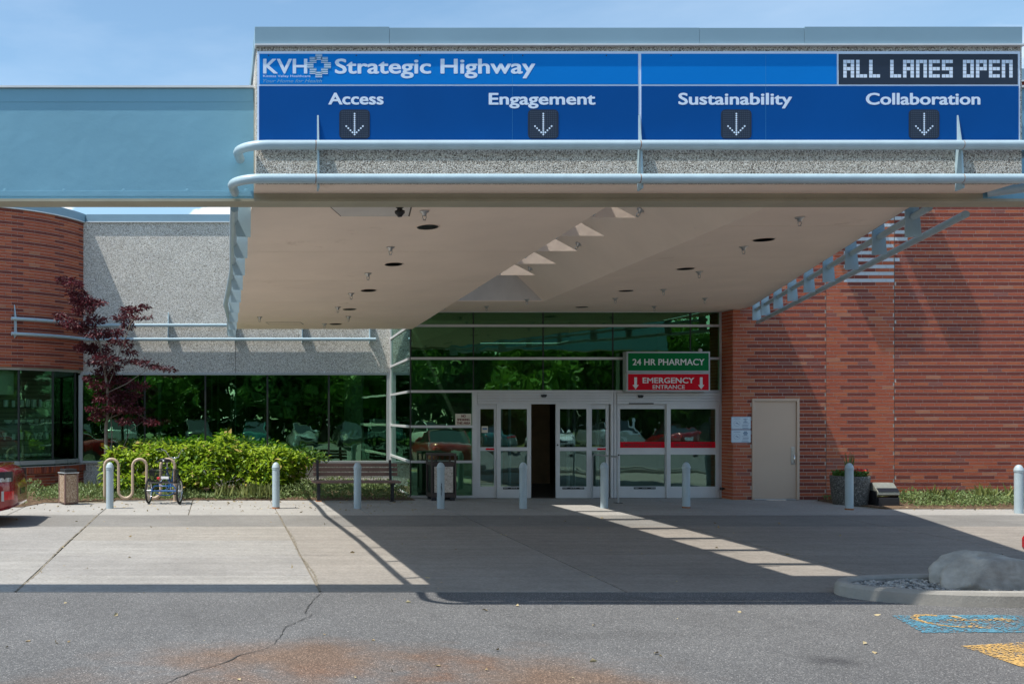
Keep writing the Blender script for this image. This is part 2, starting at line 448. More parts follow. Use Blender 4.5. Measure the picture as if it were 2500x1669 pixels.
# ============================================================= GROUND
def ground_mat(name, els, scale, base_var, bump, stains=(), wear=None, rough=.9, streak=None):
    m = bpy.data.materials.new(name); m.use_nodes = True
    n = m.node_tree.nodes; l = m.node_tree.links; b = n['Principled BSDF']; b.inputs['Roughness'].default_value = rough
    b.inputs['Specular IOR Level'].default_value = .25
    t = n.new('ShaderNodeTexCoord')
    v = n.new('ShaderNodeTexVoronoi'); v.inputs['Scale'].default_value = scale; l.new(t.outputs['Object'], v.inputs[0])
    w = n.new('ShaderNodeTexWhiteNoise'); l.new(v.outputs['Color'], w.inputs[0])
    r = ramp(n, els); l.new(w.outputs[0], r.inputs[0]); out = r.outputs[0]
    def mul(out, fac_out, lo, hi):
        rr = n.new('ShaderNodeMapRange'); rr.inputs[1].default_value = .3; rr.inputs[2].default_value = .7
        rr.inputs[3].default_value = lo; rr.inputs[4].default_value = hi; l.new(fac_out, rr.inputs[0])
        x = n.new('ShaderNodeMix'); x.data_type = 'RGBA'; x.blend_type = 'MULTIPLY'; x.inputs[0].default_value = 1
        l.new(out, x.inputs[6]); l.new(rr.outputs[0], x.inputs[7]); return x.outputs[2]
    for sc, a in base_var:
        z = n.new('ShaderNodeTexNoise'); z.inputs['Scale'].default_value = sc; z.inputs['Detail'].default_value = 8
        z.inputs['Roughness'].default_value = .6; l.new(t.outputs['Object'], z.inputs[0]); out = mul(out, z.outputs[0], 1-a, 1+a)
    if streak:
        mpp = n.new('ShaderNodeMapping'); mpp.inputs['Scale'].default_value = (.35, 4.5, 1); l.new(t.outputs['Object'], mpp.inputs[0])
        z = n.new('ShaderNodeTexNoise'); z.inputs['Scale'].default_value = 1.2; z.inputs['Detail'].default_value = 8
        l.new(mpp.outputs[0], z.inputs[0]); out = mul(out, z.outputs[0], 1-streak, 1+streak)
    for (cx, cy, sx, sy, colr, amt) in stains:
        mpp = n.new('ShaderNodeMapping'); mpp.inputs['Location'].default_value = (-cx/sx, -cy/sy, 0)
        mpp.inputs['Scale'].default_value = (1/sx, 1/sy, 0); l.new(t.outputs['Object'], mpp.inputs[0])
        ln = n.new('ShaderNodeVectorMath'); ln.operation = 'LENGTH'; l.new(mpp.outputs[0], ln.inputs[0])
        z = n.new('ShaderNodeTexNoise'); z.inputs['Scale'].default_value = 1.8; z.inputs['Detail'].default_value = 9; z.inputs['Roughness'].default_value = .62
        l.new(t.outputs['Object'], z.inputs[0])
        ad = n.new('ShaderNodeMath'); ad.operation = 'MULTIPLY_ADD'; ad.inputs[1].default_value = 1.5; l.new(z.outputs[0], ad.inputs[0]); l.new(ln.outputs['Value'], ad.inputs[2])
        rr = n.new('ShaderNodeMapRange'); rr.interpolation_type = 'SMOOTHSTEP'
        rr.inputs[1].default_value = 1.85; rr.inputs[2].default_value = .85; rr.inputs[3].default_value = 0; rr.inputs[4].default_value = amt
        l.new(ad.outputs[0], rr.inputs[0])
        x = n.new('ShaderNodeMix'); x.data_type = 'RGBA'; x.blend_type = 'MULTIPLY'; x.inputs[7].default_value = (*colr, 1)
        l.new(rr.outputs[0], x.inputs[0]); l.new(out, x.inputs[6]); out = x.outputs[2]
    l.new(out, b.inputs['Base Color'])
    u = n.new('ShaderNodeBump'); u.inputs['Strength'].default_value = bump; u.inputs['Distance'].default_value = .008
    l.new(v.outputs['Distance'], u.inputs['Height']); l.new(u.outputs[0], b.inputs['Normal'])
    return m
M['asphalt'] = ground_mat('worn_asphalt', [(0,(.066,.066,.067)),(.3,(.102,.102,.104)),(.65,(.125,.125,.125)),(.92,(.165,.164,.162)),(1,(.33,.32,.31))], 125,
    [(.22,.10),(.9,.08),(5,.06),(28,.10)], .45, [(2.45,7.1,1.15,1.35,(1.25,.78,.50),.75), (.65,8.0,1.7,.75,(1.24,.79,.53),.8),(.2,7.0,2.3,.8,(1.16,.83,.64),.75), (-4.6,9.8,2.4,.7,(.74,.74,.76),.7), (4.6,10.3,1.6,.35,(.72,.72,.72),.6), (-1.5,6.6,.3,.2,(.55,.55,.55),.8), (4.9,7.9,.28,.2,(.5,.5,.52),.8), (3.6,8.8,.9,.25,(.75,.75,.75),.6), (-3.2,7.6,.5,.3,(.65,.65,.65),.7)])
CEL = [(0,(.245,.233,.216)),(.5,(.277,.266,.246)),(.95,(.305,.292,.27)),(1,(.24,.215,.19))]
def cel(k, t=(1,1,1)): return [(p, tuple(c*k*q for c, q in zip(cc, t))) for p, cc in CEL]
conc = [ground_mat('concrete_slab_'+nm, cel(k, t), 40, [(.7,.10),(6,.07),(45,.05)], .12, (), None, .85, .09)
        for nm, k, t in (('grey', 1.0, (1,1,1)), ('warm', .97, (1.02,.99,.95)), ('worn', .93, (1,1,1.01)))]
conc_mid = ground_mat('concrete_lightly_worn_shaded', cel(.90, (1.03,.985,.94)), 40, [(.7,.10),(6,.07)], .12, (), None, .85, .09)  # in-between step: some canopy shade put into the slab colour
conc_shade = ground_mat('concrete_tyre_worn', cel(.85, (1.045,.98,.925)), 40, [(.7,.10),(6,.07)], .12, (), None, .85, .09)  # slightly browner worn slabs, with canopy shade darkened into their colour
conc_shade2 = ground_mat('concrete_tyre_worn_shaded_b', cel(.82, (1.045,.98,.925)), 40, [(.7,.10),(6,.07)], .12, (), None, .85, .09)
conc_walk = ground_mat('concrete_walk', cel(1.16), 40, [(.8,.09),(8,.06)], .12, (), None, .85, .05)
conc_gut = ground_mat('concrete_gutter', cel(.70), 60, [(.8,.12),(8,.08)], .4, (), None, .9, .06)

YA = G(0, 1356.8).y
b = MB()
xs = [-400, -20, 0, 12, 400]
ys = [(-400,gz(0)), (0,gz(0)), (YA, gz(YA)-.004), (YA+.005, -.30), (400, -.30)]
vs = [(x, y, z) for y, z in ys for x in xs]
fs = [(j*5+i, j*5+i+1, (j+1)*5+i+1, (j+1)*5+i) for j in range(4) for i in range(4)]
b.add(vs, fs)
asph = tag(b.build('asphalt_ground', M['asphalt']), 'grey worn asphalt of the car park with orange rust stains', kind='structure')
# earth beyond the paving
b = MB(); b.box(-60, 60, 26.5, 120, -.25, -.02)
b.box(-60,-13.8, 21.4, 26.5, -.25, -.02)
tag(b.build('earth', M['soil']), 'bare ground behind the building', kind='structure')

rowD = [1180.6, 1206.5, 1238.4, 1273.0, 1319.0, 1356.8]
rowY = [18.1]+[G(0, y).y for y in rowD[1:]]
colX = [-12.1+3.3*i for i in range(12)]
colX = [-12.1, -8.8, -5.5, -2.2, 1.1, 4.42, 7.72, 11.02, 14.32, 17.62, 20.92, 24.2]
apron = thing('driveway_apron', 'pale concrete drive in slabs passing under the canopy', None)
del apron['label']; apron['label'] = 'pale concrete drive in slabs passing under the canopy'; apron['kind'] = 'structure'
b = MB(); b.add([(-12.2,18.1,-.012),(24.3,18.1,-.012),(24.3,YA,gz(YA)-.012),(-12.2,YA,gz(YA)-.012)], [(0,1,2,3)])
b.build('joint_bed', M['joint'], apron)
for i in range(len(colX)-1):
    for j in range(len(rowY)-1):
        x0, x1 = colX[i]+.012, colX[i+1]-.012; y1, y0 = rowY[j]-.004, rowY[j+1]+.004
        k = R.uniform(-.0015, .0015)
        b = MB(); t0, t1 = gz(y0)+k, gz(y1)+k
        b.add([(x0,y0,-.29),(x1,y0,-.29),(x1,y1,-.24),(x0,y1,-.24),(x0,y0,t0),(x1,y0,t0),(x1,y1,t1),(x0,y1,t1)],
              [(0,3,2,1),(4,5,6,7),(0,1,5,4),(1,2,6,5),(2,3,7,6),(3,0,4,7)])
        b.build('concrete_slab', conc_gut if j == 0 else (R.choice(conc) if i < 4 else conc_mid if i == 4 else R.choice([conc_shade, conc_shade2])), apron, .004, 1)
walk = thing('pavement', 'light concrete pavement in front of the entrance', None); walk['kind'] = 'structure'
b = MB(); b.box(-12.2, 24.3, 18.105, 21.2, -.24, -.014); b.box(4.3, 11.1, 21.2, 21.86, -.24, -.014); b.box(11.1,13,21.2,21.3,-.24,-.014)
b.build('joint_bed', M['joint'], walk)
px = -12.1
while px < 24:
    x0, x1 = px+.008, px+1.65-.008
    if x1 < -3.9: y1 = 19.6
    elif x0 < -3.6: y1 = 20.6
    elif x1 < 4.3: y1 = 21.25
    elif x1 < 11.6: y1 = 21.8
    elif x1 < 12.8: y1 = 21.35
    else: y1 = 19.25
    if 11 < x1 < 12.8: y1 = 21.32
    b = MB(); b.box(x0, x1, 18.115, y1, -.235, 0)
    b.build('concrete_slab', conc_walk, walk, .006, 1)
    px += 1.65
# leaf crumbs lying about
def leaf_mesh(name, pts, nrm, size, aspect=.45, fold=.25, seed=1, jit=.35, flat=0.):
    """pts (n,3), nrm (n,3) leaf axis direction; each leaf = 4 verts, 2 triangles folded on the midrib"""
    g = np.random.default_rng(seed); n = len(pts)
    ax = nrm/np.maximum(np.linalg.norm(nrm, axis=1, keepdims=True), 1e-6)
    rnd = g.normal(size=(n, 3))*(1-flat)+np.array([0, 0, 1.])*flat*1.6; sd = np.cross(ax, rnd); sd /= np.maximum(np.linalg.norm(sd, axis=1, keepdims=True), 1e-6)
    up = np.cross(sd, ax)
    L = (size*(1+jit*g.uniform(-1, 1, n)))[:, None] if np.isscalar(size) else (size*(1+jit*g.uniform(-1,1,n)))[:, None]
    V = np.empty((n, 4, 3))
    V[:, 0] = pts; V[:, 2] = pts+ax*L
    mid = pts+ax*L*.45
    V[:, 1] = mid+sd*L*aspect*.5+up*L*fold*.35; V[:, 3] = mid-sd*L*aspect*.5+up*L*fold*.35
    base = np.arange(n)[:, None]*4
    T = np.concatenate([base+np.array([[0,1,2]]), base+np.array([[0,2,3]])], axis=1).reshape(-1, 3)
    me = bpy.data.meshes.new(name)
    me.vertices.add(n*4); me.vertices.foreach_set('co', V.reshape(-1))
    me.loops.add(len(T)*3); me.loops.foreach_set('vertex_index', T.reshape(-1).astype(np.int32))
    me.polygons.add(len(T)); me.polygons.foreach_set('loop_start', np.arange(0, len(T)*3, 3, dtype=np.int32))
    me.polygons.foreach_set('loop_total', np.full(len(T), 3, dtype=np.int32))
    me.update(calc_edges=True); me.validate()
    return me
def leafobj(name, me, mats, parent=None, kind=None, mi=None):
    for m_ in (mats if isinstance(mats, list) else [mats]): me.materials.append(m_)
    if mi is not None: me.polygons.foreach_set('material_index', np.repeat(mi, 2).astype(np.int32))
    o = bpy.data.objects.new(name, me); COL.objects.link(o)
    if parent is not None:
        o.parent = parent; o.location = -worg(parent)
    if kind: o['kind'] = kind
    return o
g = np.random.default_rng(3)
pts = []
for k in range(300):
    Y = 18.2+3.0*g.random()**.6; X = -5+9.2*g.random(); pts.append((X, Y, .006))
for k in range(90):
    Y = g.uniform(10.7, 18); X = g.uniform(-7, 12); pts.append((X, Y, gz(Y)+.006))
for k in range(60):
    Y = g.uniform(5.2, 10.4); X = g.uniform(-2, 7.8); pts.append((X, Y, gz(Y)+.004))
for k in range(160): pts.append((g.uniform(13.2, 19), g.uniform(19.0, 19.5), .006))
pts = np.array(pts); nr = g.normal(size=(len(pts), 3)); nr[:, 2] = np.abs(nr[:, 2])*.15
lit = leafobj('leaf_litter', leaf_mesh('leaf_litter', pts, nr, .045, .55, .5, 4, .7), M['dry_leaf'])
tag(lit, 'small dry fallen leaves scattered over the paving', 'leaves', kind='stuff')
# cracks
def ribbon(name, pts, w, matr, label, zoff=.004, jit=.02, seed=1):
    rr = random.Random(seed); b = MB(); P = []
    for a, c in zip(pts[:-1], pts[1:]):
        n_ = max(2, int((Vector(c)-Vector(a)).length/.07))
        for k in range(n_):
            t = k/n_; P.append(Vector(a).lerp(Vector(c), t)+Vector((rr.uniform(-jit, jit), rr.uniform(-jit, jit), 0)))
    P.append(Vector(pts[-1])); vs = []
    for i, p in enumerate(P):
        d = (P[min(i+1, len(P)-1)]-P[max(i-1, 0)]).normalized(); s_ = Vector((-d.y, d.x, 0)); ww = w*rr.uniform(.3, 1.2)/2
        for q in (-1, 1):
            p2 = p+s_*ww*q; vs.append((p2.x, p2.y, gz(p2.y)+zoff))
    b.add(vs, [(2*i, 2*i+1, 2*i+3, 2*i+2) for i in range(len(P)-1)])
    return tag(b.build(name, matr), label, kind='structure')
def zz(pts): return [G((900*0+x/2.349)/1.0643, (1220+y/2.349)/1.0643) for x, y in pts]
c1 = zz([(1845,532),(1805,560),(1780,590),(1750,645),(1790,658),(1700,700),(1640,725),(1600,790),(1565,825),(1500,860),(1390,882),(1300,925),(1200,955),(1050,1005),(955,1052)])
c1.append(Vector((c1[-1].x-.5, c1[-1].y-.4, 0)))
ribbon('asphalt_crack', c1, .011, M['crack'], 'thin dark crack wandering across the asphalt', .003, .012, 2)
ribbon('joint_crack', [(1.1,YA+.03,0),(1.14,12,0),(1.08,13.5,0),(1.13,15,0),(1.09,16.8,0),(1.1,18.1,0)], .028, M['joint'], 'crumbling dirt filled joint in the drive', .003, .012, 3)
ribbon('joint_crack', [(-2.2,YA+.03,0),(-2.18,12,0),(-2.22,14,0),(-2.2,18.1,0)], .028, M['joint'], 'dirt filled joint running towards the bike rack', .003, .01, 4)
# painted markings, worn
def paint(name, col, thr=.55):
    m = bpy.data.materials.new(name); m.use_nodes = True
    n = m.node_tree.nodes; l = m.node_tree.links; p = n['Principled BSDF']
    p.inputs['Base Color'].default_value = (*col, 1); p.inputs['Roughness'].default_value = .8
    t = n.new('ShaderNodeTexCoord'); v = n.new('ShaderNodeTexNoise'); v.inputs['Scale'].default_value = 45; v.inputs['Detail'].default_value = 4
    v2 = n.new('ShaderNodeTexNoise'); v2.inputs['Scale'].default_value = 2.5; v2.inputs['Detail'].default_value = 6
    a = n.new('ShaderNodeMath'); a.operation = 'MULTIPLY_ADD'; a.inputs[1].default_value = .5
    l.new(t.outputs['Object'], v.inputs[0]); l.new(t.outputs['Object'], v2.inputs[0]); l.new(v2.outputs[0], a.inputs[0]); l.new(v.outputs[0], a.inputs[2])
    r = n.new('ShaderNodeMapRange'); r.inputs[1].default_value = thr+.25; r.inputs[2].default_value = thr+.31; l.new(a.outputs[0], r.inputs[0])
    tr = n.new('ShaderNodeBsdfTransparent'); ms = n.new('ShaderNodeMixShader')
    l.new(r.outputs[0], ms.inputs[0]); l.new(p.outputs[0], ms.inputs[1]); l.new(tr.outputs[0], ms.inputs[2]); l.new(ms.outputs[0], n['Material Output'].inputs[0])
    return m
M['paint_blue'] = paint('worn_blue_paint', (.075,.225,.31), .475)
M['paint_yellow'] = paint('worn_yellow_paint', (.50,.31,.10), .455)
def gp(pts, z): return [(x, y, gz(y)+z) for x, y in pts]
q0, q1 = G(2045,1410.6), G(2116,1450.5)
b = MB(); b.add(gp([(q1.x,q1.y),(q1.x+1.3,q1.y+.02),(q0.x+1.25,q0.y+.02),(q0.x,q0.y)], .003), [(0,1,2,3)])
tag(b.build('painted_marking', M['paint_blue']), 'worn blue accessible parking square painted on the asphalt', kind='structure')
b = MB(); cm_ = G(2165, 1424); cxm, cym = cm_.x, cm_.y; N = 28
for i in range(N-6):
    a0 = math.pi*.35+2*math.pi*i/N; a1 = math.pi*.35+2*math.pi*(i+1)/N
    b.add(gp([(cxm+.19*math.cos(a0), cym+.22*math.sin(a0)), (cxm+.19*math.cos(a1), cym+.22*math.sin(a1)), (cxm+.25*math.cos(a1), cym+.29*math.sin(a1)), (cxm+.25*math.cos(a0), cym+.29*math.sin(a0))], .006), [(0,1,2,3)])
for q in ([(.04,-.02),(.50,.0),(.50,.07),(.04,.05)], [(.20,.05),(.27,.05),(.27,.22),(.20,.22)], [(.02,-.28),(.20,-.32),(.24,-.24),(.08,-.20)]):
    b.add(gp([(cxm+u, cym+v) for u, v in q], .007), [(0,1,2,3)])
b.add(gp([(cxm+.60+.08*math.cos(a*math.pi/6), cym+.04+.09*math.sin(a*math.pi/6)) for a in range(12)], .006), [tuple(range(12))])
tag(b.build('painted_marking', M['paint_yellow']), 'yellow wheelchair symbol lying on the worn blue square', kind='structure')
q0, q1 = G(2204,1481), G(2349,1532)
b = MB(); b.add(gp([(q1.x,q1.y-.3),(9.2,q1.y-.3),(9.2,q0.y+.15),(q0.x+.6,q0.y+.13),(q0.x,q0.y)], .003), [(0,1,2,3,4)])
tag(b.build('painted_marking', M['paint_yellow']), 'worn yellow painted patch beside the accessible parking square', kind='structure')

# ============================================================= BRICK WALL (right)
YB = 21.4; YG = 21.9; YW = 25.6
bw = thing('brick_wall', 'tall flat red brick wall with dark brick courses right of the entrance', 'wall', (11.06, YB, 0))
PIT = .0742; LEN = .3025; BH = .064
dx0, dx1, dz1 = WX(1724.6, YB), WX(1833, YB), WZ(914, YB)   # door opening
b = MB()
zt = 9.0
for x0, x1, z0, z1 in ((11.06, dx0, 0, zt), (dx0, dx1, dz1, zt), (dx1, 22, 0, zt)):
    b.box(x0, x1, YB+.0045, YB+.5, z0-.2 if z0 == 0 else z0, z1)
b.build('wall_core', M['mortar'], bw)
b = MB(); b.box(11.0, 22, YB-.05, YB+.55, zt, 9.25)
b.build('coping', M['coping'], bw, .006)
b = MB(); b.box(11.0, 22, YB-.06, YB-.03, zt-.03, zt-.002)
b.build('drip_edge', M['drip'], bw)
j1, j2 = 13.06, 14.53
allb = []
rb = random.Random(5)
def wcol(rs): return rs.choices([0,1,2,3,6],[.46,.26,.20,.035,.045])[0]
def whitepatch(x, z):
    px_, py_ = CX+x*F/YB, CY-(z-H)*F/YB
    return (1941 <= px_ < 2051 and 592.6 <= py_ <= 645) or (2010 <= px_ < 2053 and 560 <= py_ <= 620) or (2053 <= px_ < 2087 and 430 <= py_ <= 562) or (1950 <= px_ < 2060 and 430 <= py_ <= 600)
nrow = int(zt/PIT)
for r in range(nrow):
    z0 = r*PIT+.005
    for (sx, ex, kind) in ((11.06, j1-.008, 0), (j1+.008, j2-.008, 1), (j2+.008, 21.9, 2)):
        off = (LEN/2 if (r//2) % 2 else 0)+(LEN*.25 if r % 2 else 0)
        if kind == 2: off += .02*(r % 7)
        x = sx-off
        if kind == 0 and r % 2 == 0: x = sx-(.14 if (r//2) % 2 else .30)
        while x < ex:
            a, c = max(x, sx), min(x+LEN-.0085, ex); x += LEN
            if c-a < .035: continue
            zc = z0+BH/2; xc = (a+c)/2
            if xc > 17.9 and zc < 6.3 and False: continue
            dark = r % 2 == 0 and ((kind == 0 and a > 11.24) or (kind == 1 and 13.50 < xc < 14.12) or kind == 2)
            if kind == 2 and zc < .9: dark = dark and rb.random() < .75
            for (a2, c2) in ([(a, c)] if not (zc < dz1+.01 and a < dx1 and c > dx0) else [(a, min(c, dx0-.004)), (max(a, dx1+.004), c)]):
                if c2-a2 < .03: continue
                ci = 4 if dark else wcol(rb)
                if r % 2 == 1 and whitepatch(xc, zc): ci = 5
                allb.append((a2, c2, z0, ci, rb.uniform(-.0012, .0008)))
def split300(lst, key):
    lst = sorted(lst, key=key); return lst[:300], lst[300:]
vis = [q for q in allb if q[0] < 17.7 and q[2] < 6.25]; hid = [q for q in allb if not (q[0] < 17.7 and q[2] < 6.25)]
near, far = split300(vis, lambda q: (round(q[1]-q[0] < .28), (q[0]-14.5)**2*.35+(q[2]-1.9)**2))
near_ids = set(id(q) for q in near)
cache = {}
for a, c, z0, ci, dy in near:
    k = (round(c-a, 3), ci)
    if k not in cache:
        t = MB(); h = k[0]/2; t.box(-h, h, -.0, .02, -BH/2, BH/2); cache[k] = t.mesh('brick', BRK[ci])
    inst('brick', cache[k], ((a+c)/2, YB+dy, z0+BH/2), bw)
b = MB()
for a, c, z0, ci, dy in far+hid: b.box(a, c, YB+dy, YB+.02, z0, z0+BH, ci)
b.build('brickwork', BRK, bw, fix=False)['kind'] = 'stuff'
b = MB(); zj = zt-.05
for jx in (j1, j2): b.box(jx-.006, jx+.006, YB+.003, YB+.006, 0, zj)
b.build('control_joint', M['seam'], bw)
# side return of the pier towards the glass
pier = []
b = MB()
for r in range(55):
    z0 = r*PIT+.005
    for a, c in (((YB+.01, YB+.2), (YB+.21, YG+.05)) if r % 2 else ((YB+.01, YG+.05),)):
        b.add([], []); b.box(11.05+rb.uniform(0, .003), 11.07, a, c, z0, z0+BH, wcol(rb))
b.build('return_brickwork', BRK, bw, fix=False)['kind'] = 'stuff'
# service door
sd = thing('steel_door', 'plain beige steel service door in the brick wall right of the sliding doors', 'door', ((dx0+dx1)/2, YB, 0))
b = MB(); fw = .055
b.box(dx0, dx0+fw, YB-.02, YB+.12, 0, dz1); b.box(dx1-fw, dx1, YB-.02, YB+.12, 0, dz1); b.box(dx0+fw, dx1-fw, YB-.02, YB+.12, dz1-fw, dz1)
b.build('door_frame', M['beige_paint'], sd, .004)
b = MB(); b.box(dx0+fw+.004, dx1-fw-.004, YB+.012, YB+.055, .025, dz1-fw-.004); b.build('door_leaf', M['beige_paint'], sd, .003)
b = MB(); b.box(dx0+fw, dx1-fw, YB-.01, YB+.1, -.0, .015); b.build('threshold', M['alu'], sd)
hx, hz0, hz1 = WX(1740+606/3.09, YB)/1 if False else WX((1740+606/3.09)/1.0643, YB), WZ((900+720/3.09)/1.0643, YB), WZ((900+588/3.09)/1.0643, YB)
b = MB(); b.box(hx-.04, hx+.04, YB+.003, YB+.014, hz0, hz1); pl = b.build('handle_plate', M['steel'], sd, .004)
b = MB(); b.tube([(hx,YB+.005,hz0+.03),(hx,YB-.05,hz0+.04),(hx,YB-.055,hz0+.12),(hx,YB-.05,hz0+.19),(hx,YB+.005,hz0+.20)], .011, 8); b.build('handle_grip', M['chrome'], sd)
b = MB(); b.lathe([(.016,0),(.016,.012),(.006,.016)], (hx, YB-.012, hz1-.08), 12, axis='y'); b.build('lock_cylinder', M['steel'], sd)
for zz_ in (.22, 1.17, 1.92):
    b = MB(); b.box(dx0+.045, dx0+.065, YB-.012, YB+.012, zz_, zz_+.11); b.build('hinge', M['steel'], sd, .002)
# notices on the pier
nz0 = [('white and blue notice with three line heading, upper of the two beside the steel door', 955, 984.2, ('HELP','IS','HERE')), ('white and blue notice, lower of the two beside the steel door', 985, 1015, None)]
for lab, ya, yb, words in nz0:
    x0, x1, z1, z0 = WX(1676.6, YB), WX(1722.0, YB), WZ(ya, YB), WZ(yb, YB)
    t = thing('wall_notice', lab, 'notice', ((x0+x1)/2, YB, z0), 'notices by the steel door')
    def rr_(b, x0, x1, z0, z1, y, rd, m, y2=None):
        P = []
        for cx_, cz_, a0 in ((x1-rd, z1-rd, 0), (x0+rd, z1-rd, 90), (x0+rd, z0+rd, 180), (x1-rd, z0+rd, 270)):
            for a in (0, 30, 60, 90):
                P.append((cx_+rd*math.cos(math.radians(a0+a)), cz_+rd*math.sin(math.radians(a0+a))))
        b.prism(P, y, y2 if y2 else y+.002, 'y', m)
    b = MB(); rr_(b, x0, x1, z0, z1, YB-.008, .025, 0); b.build('plate', M['notice'], t)
    b = MB(); rr_(b, x0+.006, x1-.006, z0+.006, z1-.006, YB-.0095, .022, 0, YB-.0085); b.build('border', M['notice_ink'], t)
    b = MB(); rr_(b, x0+.013, x1-.013, z0+.013, z1-.013, YB-.011, .018, 0, YB-.010); b.build('face', M['notice'], t)
    b = MB(); w = x1-x0; hh = z1-z0; cx_, cz_ = x0+w*.29, z0+hh*.47
    ring = [(cx_+.066*math.cos(a*math.pi/12), YB-.0125, cz_+.062*math.sin(a*math.pi/12)) for a in range(24)]
    b.tube(ring, .0018, 5, closed=True)
    b.bar((cx_-.03, YB-.0125, cz_+.012), (cx_+.04, YB-.0125, cz_-.02), .003, .008)
    b.bar((cx_-.01, YB-.0125, cz_+.02), (cx_+.02, YB-.0125, cz_-.005), .003, .006)
    b.box(x0+w*.12, x0+w*.46, YB-.0125, YB-.0115, z1-hh*.18, z1-hh*.15)
    xc = x0+w*.72
    if words:
        for q, wd in enumerate(words):
            zb = z1-hh*(.24+.115*q); ww = .044*(.5 if wd == 'IS' else 1)
            text(b, wd, xc-ww, xc+ww, zb, hh*.085, YB-.0118, off=.03)
        rows = (.52, .63, .70, .76, .87, .92)
    else:
        for q, ww in ((.13,.035),(.24,.05),(.345,.04)): b.box(xc-ww, xc+ww, YB-.0125, YB-.0115, z1-hh*(q+.07), z1-hh*q)
        rows = (.50, .60, .66, .73, .84, .91)
    for q in rows: b.box(xc-w*.2*rb.uniform(.6,1), xc+w*.2*rb.uniform(.6,1), YB-.0125, YB-.0115, z1-hh*(q+.022), z1-hh*q)
    b.build('print', M['notice_ink'], t)
# added boxes, unseen behind the canopy, shaped to cast shade bands on the bricks
for lab, x1_, x2_ in (('unseen blue metal box added to shade the brick wall, nearer the canopy', 12.54, 13.46), ('unseen blue metal box added to shade the brick wall, farther right', 14.06, 14.68)):
    t = thing('shadow_caster_box', lab, 'shadow caster', ((x1_+x2_)/2, YB, 6.7), 'added shadow casters')
    b = MB(); b.prism([(YB-.46,6.7),(YB-.46,7.45),(YB,7.5),(YB,6.7)], x1_, x2_, 'x'); b.build('box', M['coping'], t, .01)
    b = MB(); b.box(x1_-.02, x2_+.02, YB-.49, YB-.001, 7.505, 7.54); b.build('lid', M['coping'], t, .004)

# ============================================================= DRUM (curved brick wall, left)
DC = Vector((-6.865, 26.94)); DR = 3.64
def dp(a, r=DR): return Vector((DC.x+r*math.cos(a), DC.y+r*math.sin(a), 0))
def dang(x, y): return math.atan2(y-DC.y, x-DC.x)
aE = dang(-3.41, 25.8)+.045            # right end, meets the pebble wall
aS = math.radians(-150)
dr = thing('brick_wall', 'curved red brick wall above the shop window at the left', 'wall', (DC.x, DC.y, 0))
zh, zs, ztop = 2.97, .66, 6.78
b = MB()
def arc_slab(b, r0, r1, z0, z1, m=0, n=40, a0=aS, a1=aE, sm=True):
    A = [a0+(a1-a0)*i/n for i in range(n+1)]
    vs = []
    for a in A:
        for r_, z_ in ((r1, z0), (r1, z1), (r0, z1), (r0, z0)):
            p = dp(a, r_); vs.append((p.x, p.y, z_))
    fs = []
    for i in range(n):
        for k in range(4):
            k2 = (k+1) % 4; fs.append((i*4+k, i*4+k2, (i+1)*4+k2, (i+1)*4+k))
    fs += [(3,2,1,0), (n*4, n*4+1, n*4+2, n*4+3)]
    b.add(vs, fs, m, False)
arc_slab(b, DR-.35, DR-.0045, zh, ztop); arc_slab(b, DR-.35, DR-.0045, -.1, zs-.10)
b.build('wall_core', M['mortar'], dr)
b = MB(); arc_slab(b, DR-.4, DR+.05, ztop, 6.98); b.build('coping', M['coping'], dr)
b = MB(); arc_slab(b, DR+.03, DR+.06, ztop-.025, ztop-.002); b.build('drip_edge', M['drip'], dr)
dist = []
def dark_pat(s, r):
    # s arc metres from right end
    k = int(s/LEN) % 7
    if k == 0: return r % 4 == 0
    if k == 1: return r % 2 == 0
    if k in (2, 3): return r % 4 == 2
    if k == 4: return r % 2 == 0
    if k in (5, 6): return r % 4 == 0
    return False
tot = DR*(aE-aS)
for r in range(int(ztop/PIT)):
    z0 = r*PIT+.005
    if z0+BH > zs-.1 and z0 < zh: continue
    s = -(LEN/2 if r % 2 else 0)
    while s < tot:
        a, c = max(s, 0), min(s+LEN-.0085, tot); s += LEN
        if c-a < .04: continue
        dk = dark_pat((a+c)/2, r) and z0 > 1
        if z0 < 1: ci = 4 if rb.random() < .18 else rb.choice([2,2,0,6])
        else: ci = 4 if dk else rb.choices([0,1,2,3],[.5,.3,.16,.04])[0]
        dist.append((a, c, z0, ci, rb.uniform(-.001, .001)))
vis = [q for q in dist if q[0] < 2.6]; hid = [q for q in dist if q[0] >= 2.6]
near, far = split300(vis, lambda q: abs(q[2]-4.6)+abs(q[0]-1.0)*1.3)
cache = {}
for a, c, z0, ci, dy in near:
    k = (round(c-a, 3), ci)
    if k not in cache:
        t = MB(); h = k[0]/2; t.box(-h, h, 0, .02, -BH/2, BH/2); cache[k] = t.mesh('brick', BRK[ci])
    th = aE-((a+c)/2)/DR; p = dp(th, DR+dy)
    inst('brick', cache[k], (p.x, p.y, z0+BH/2), dr, (0, 0, th+math.pi/2))
b = MB()
for a, c, z0, ci, dy in far+hid:
    th = aE-((a+c)/2)/DR; p = dp(th, DR+dy); rot = Matrix.Rotation(th+math.pi/2, 3, 'Z')
    q = rot @ Vector((0, .01, 0)); b.obox((p.x+q.x, p.y+q.y, z0+BH/2), (c-a, .02, BH), rot, ci)
b.build('brickwork', BRK, dr, fix=False)['kind'] = 'stuff'
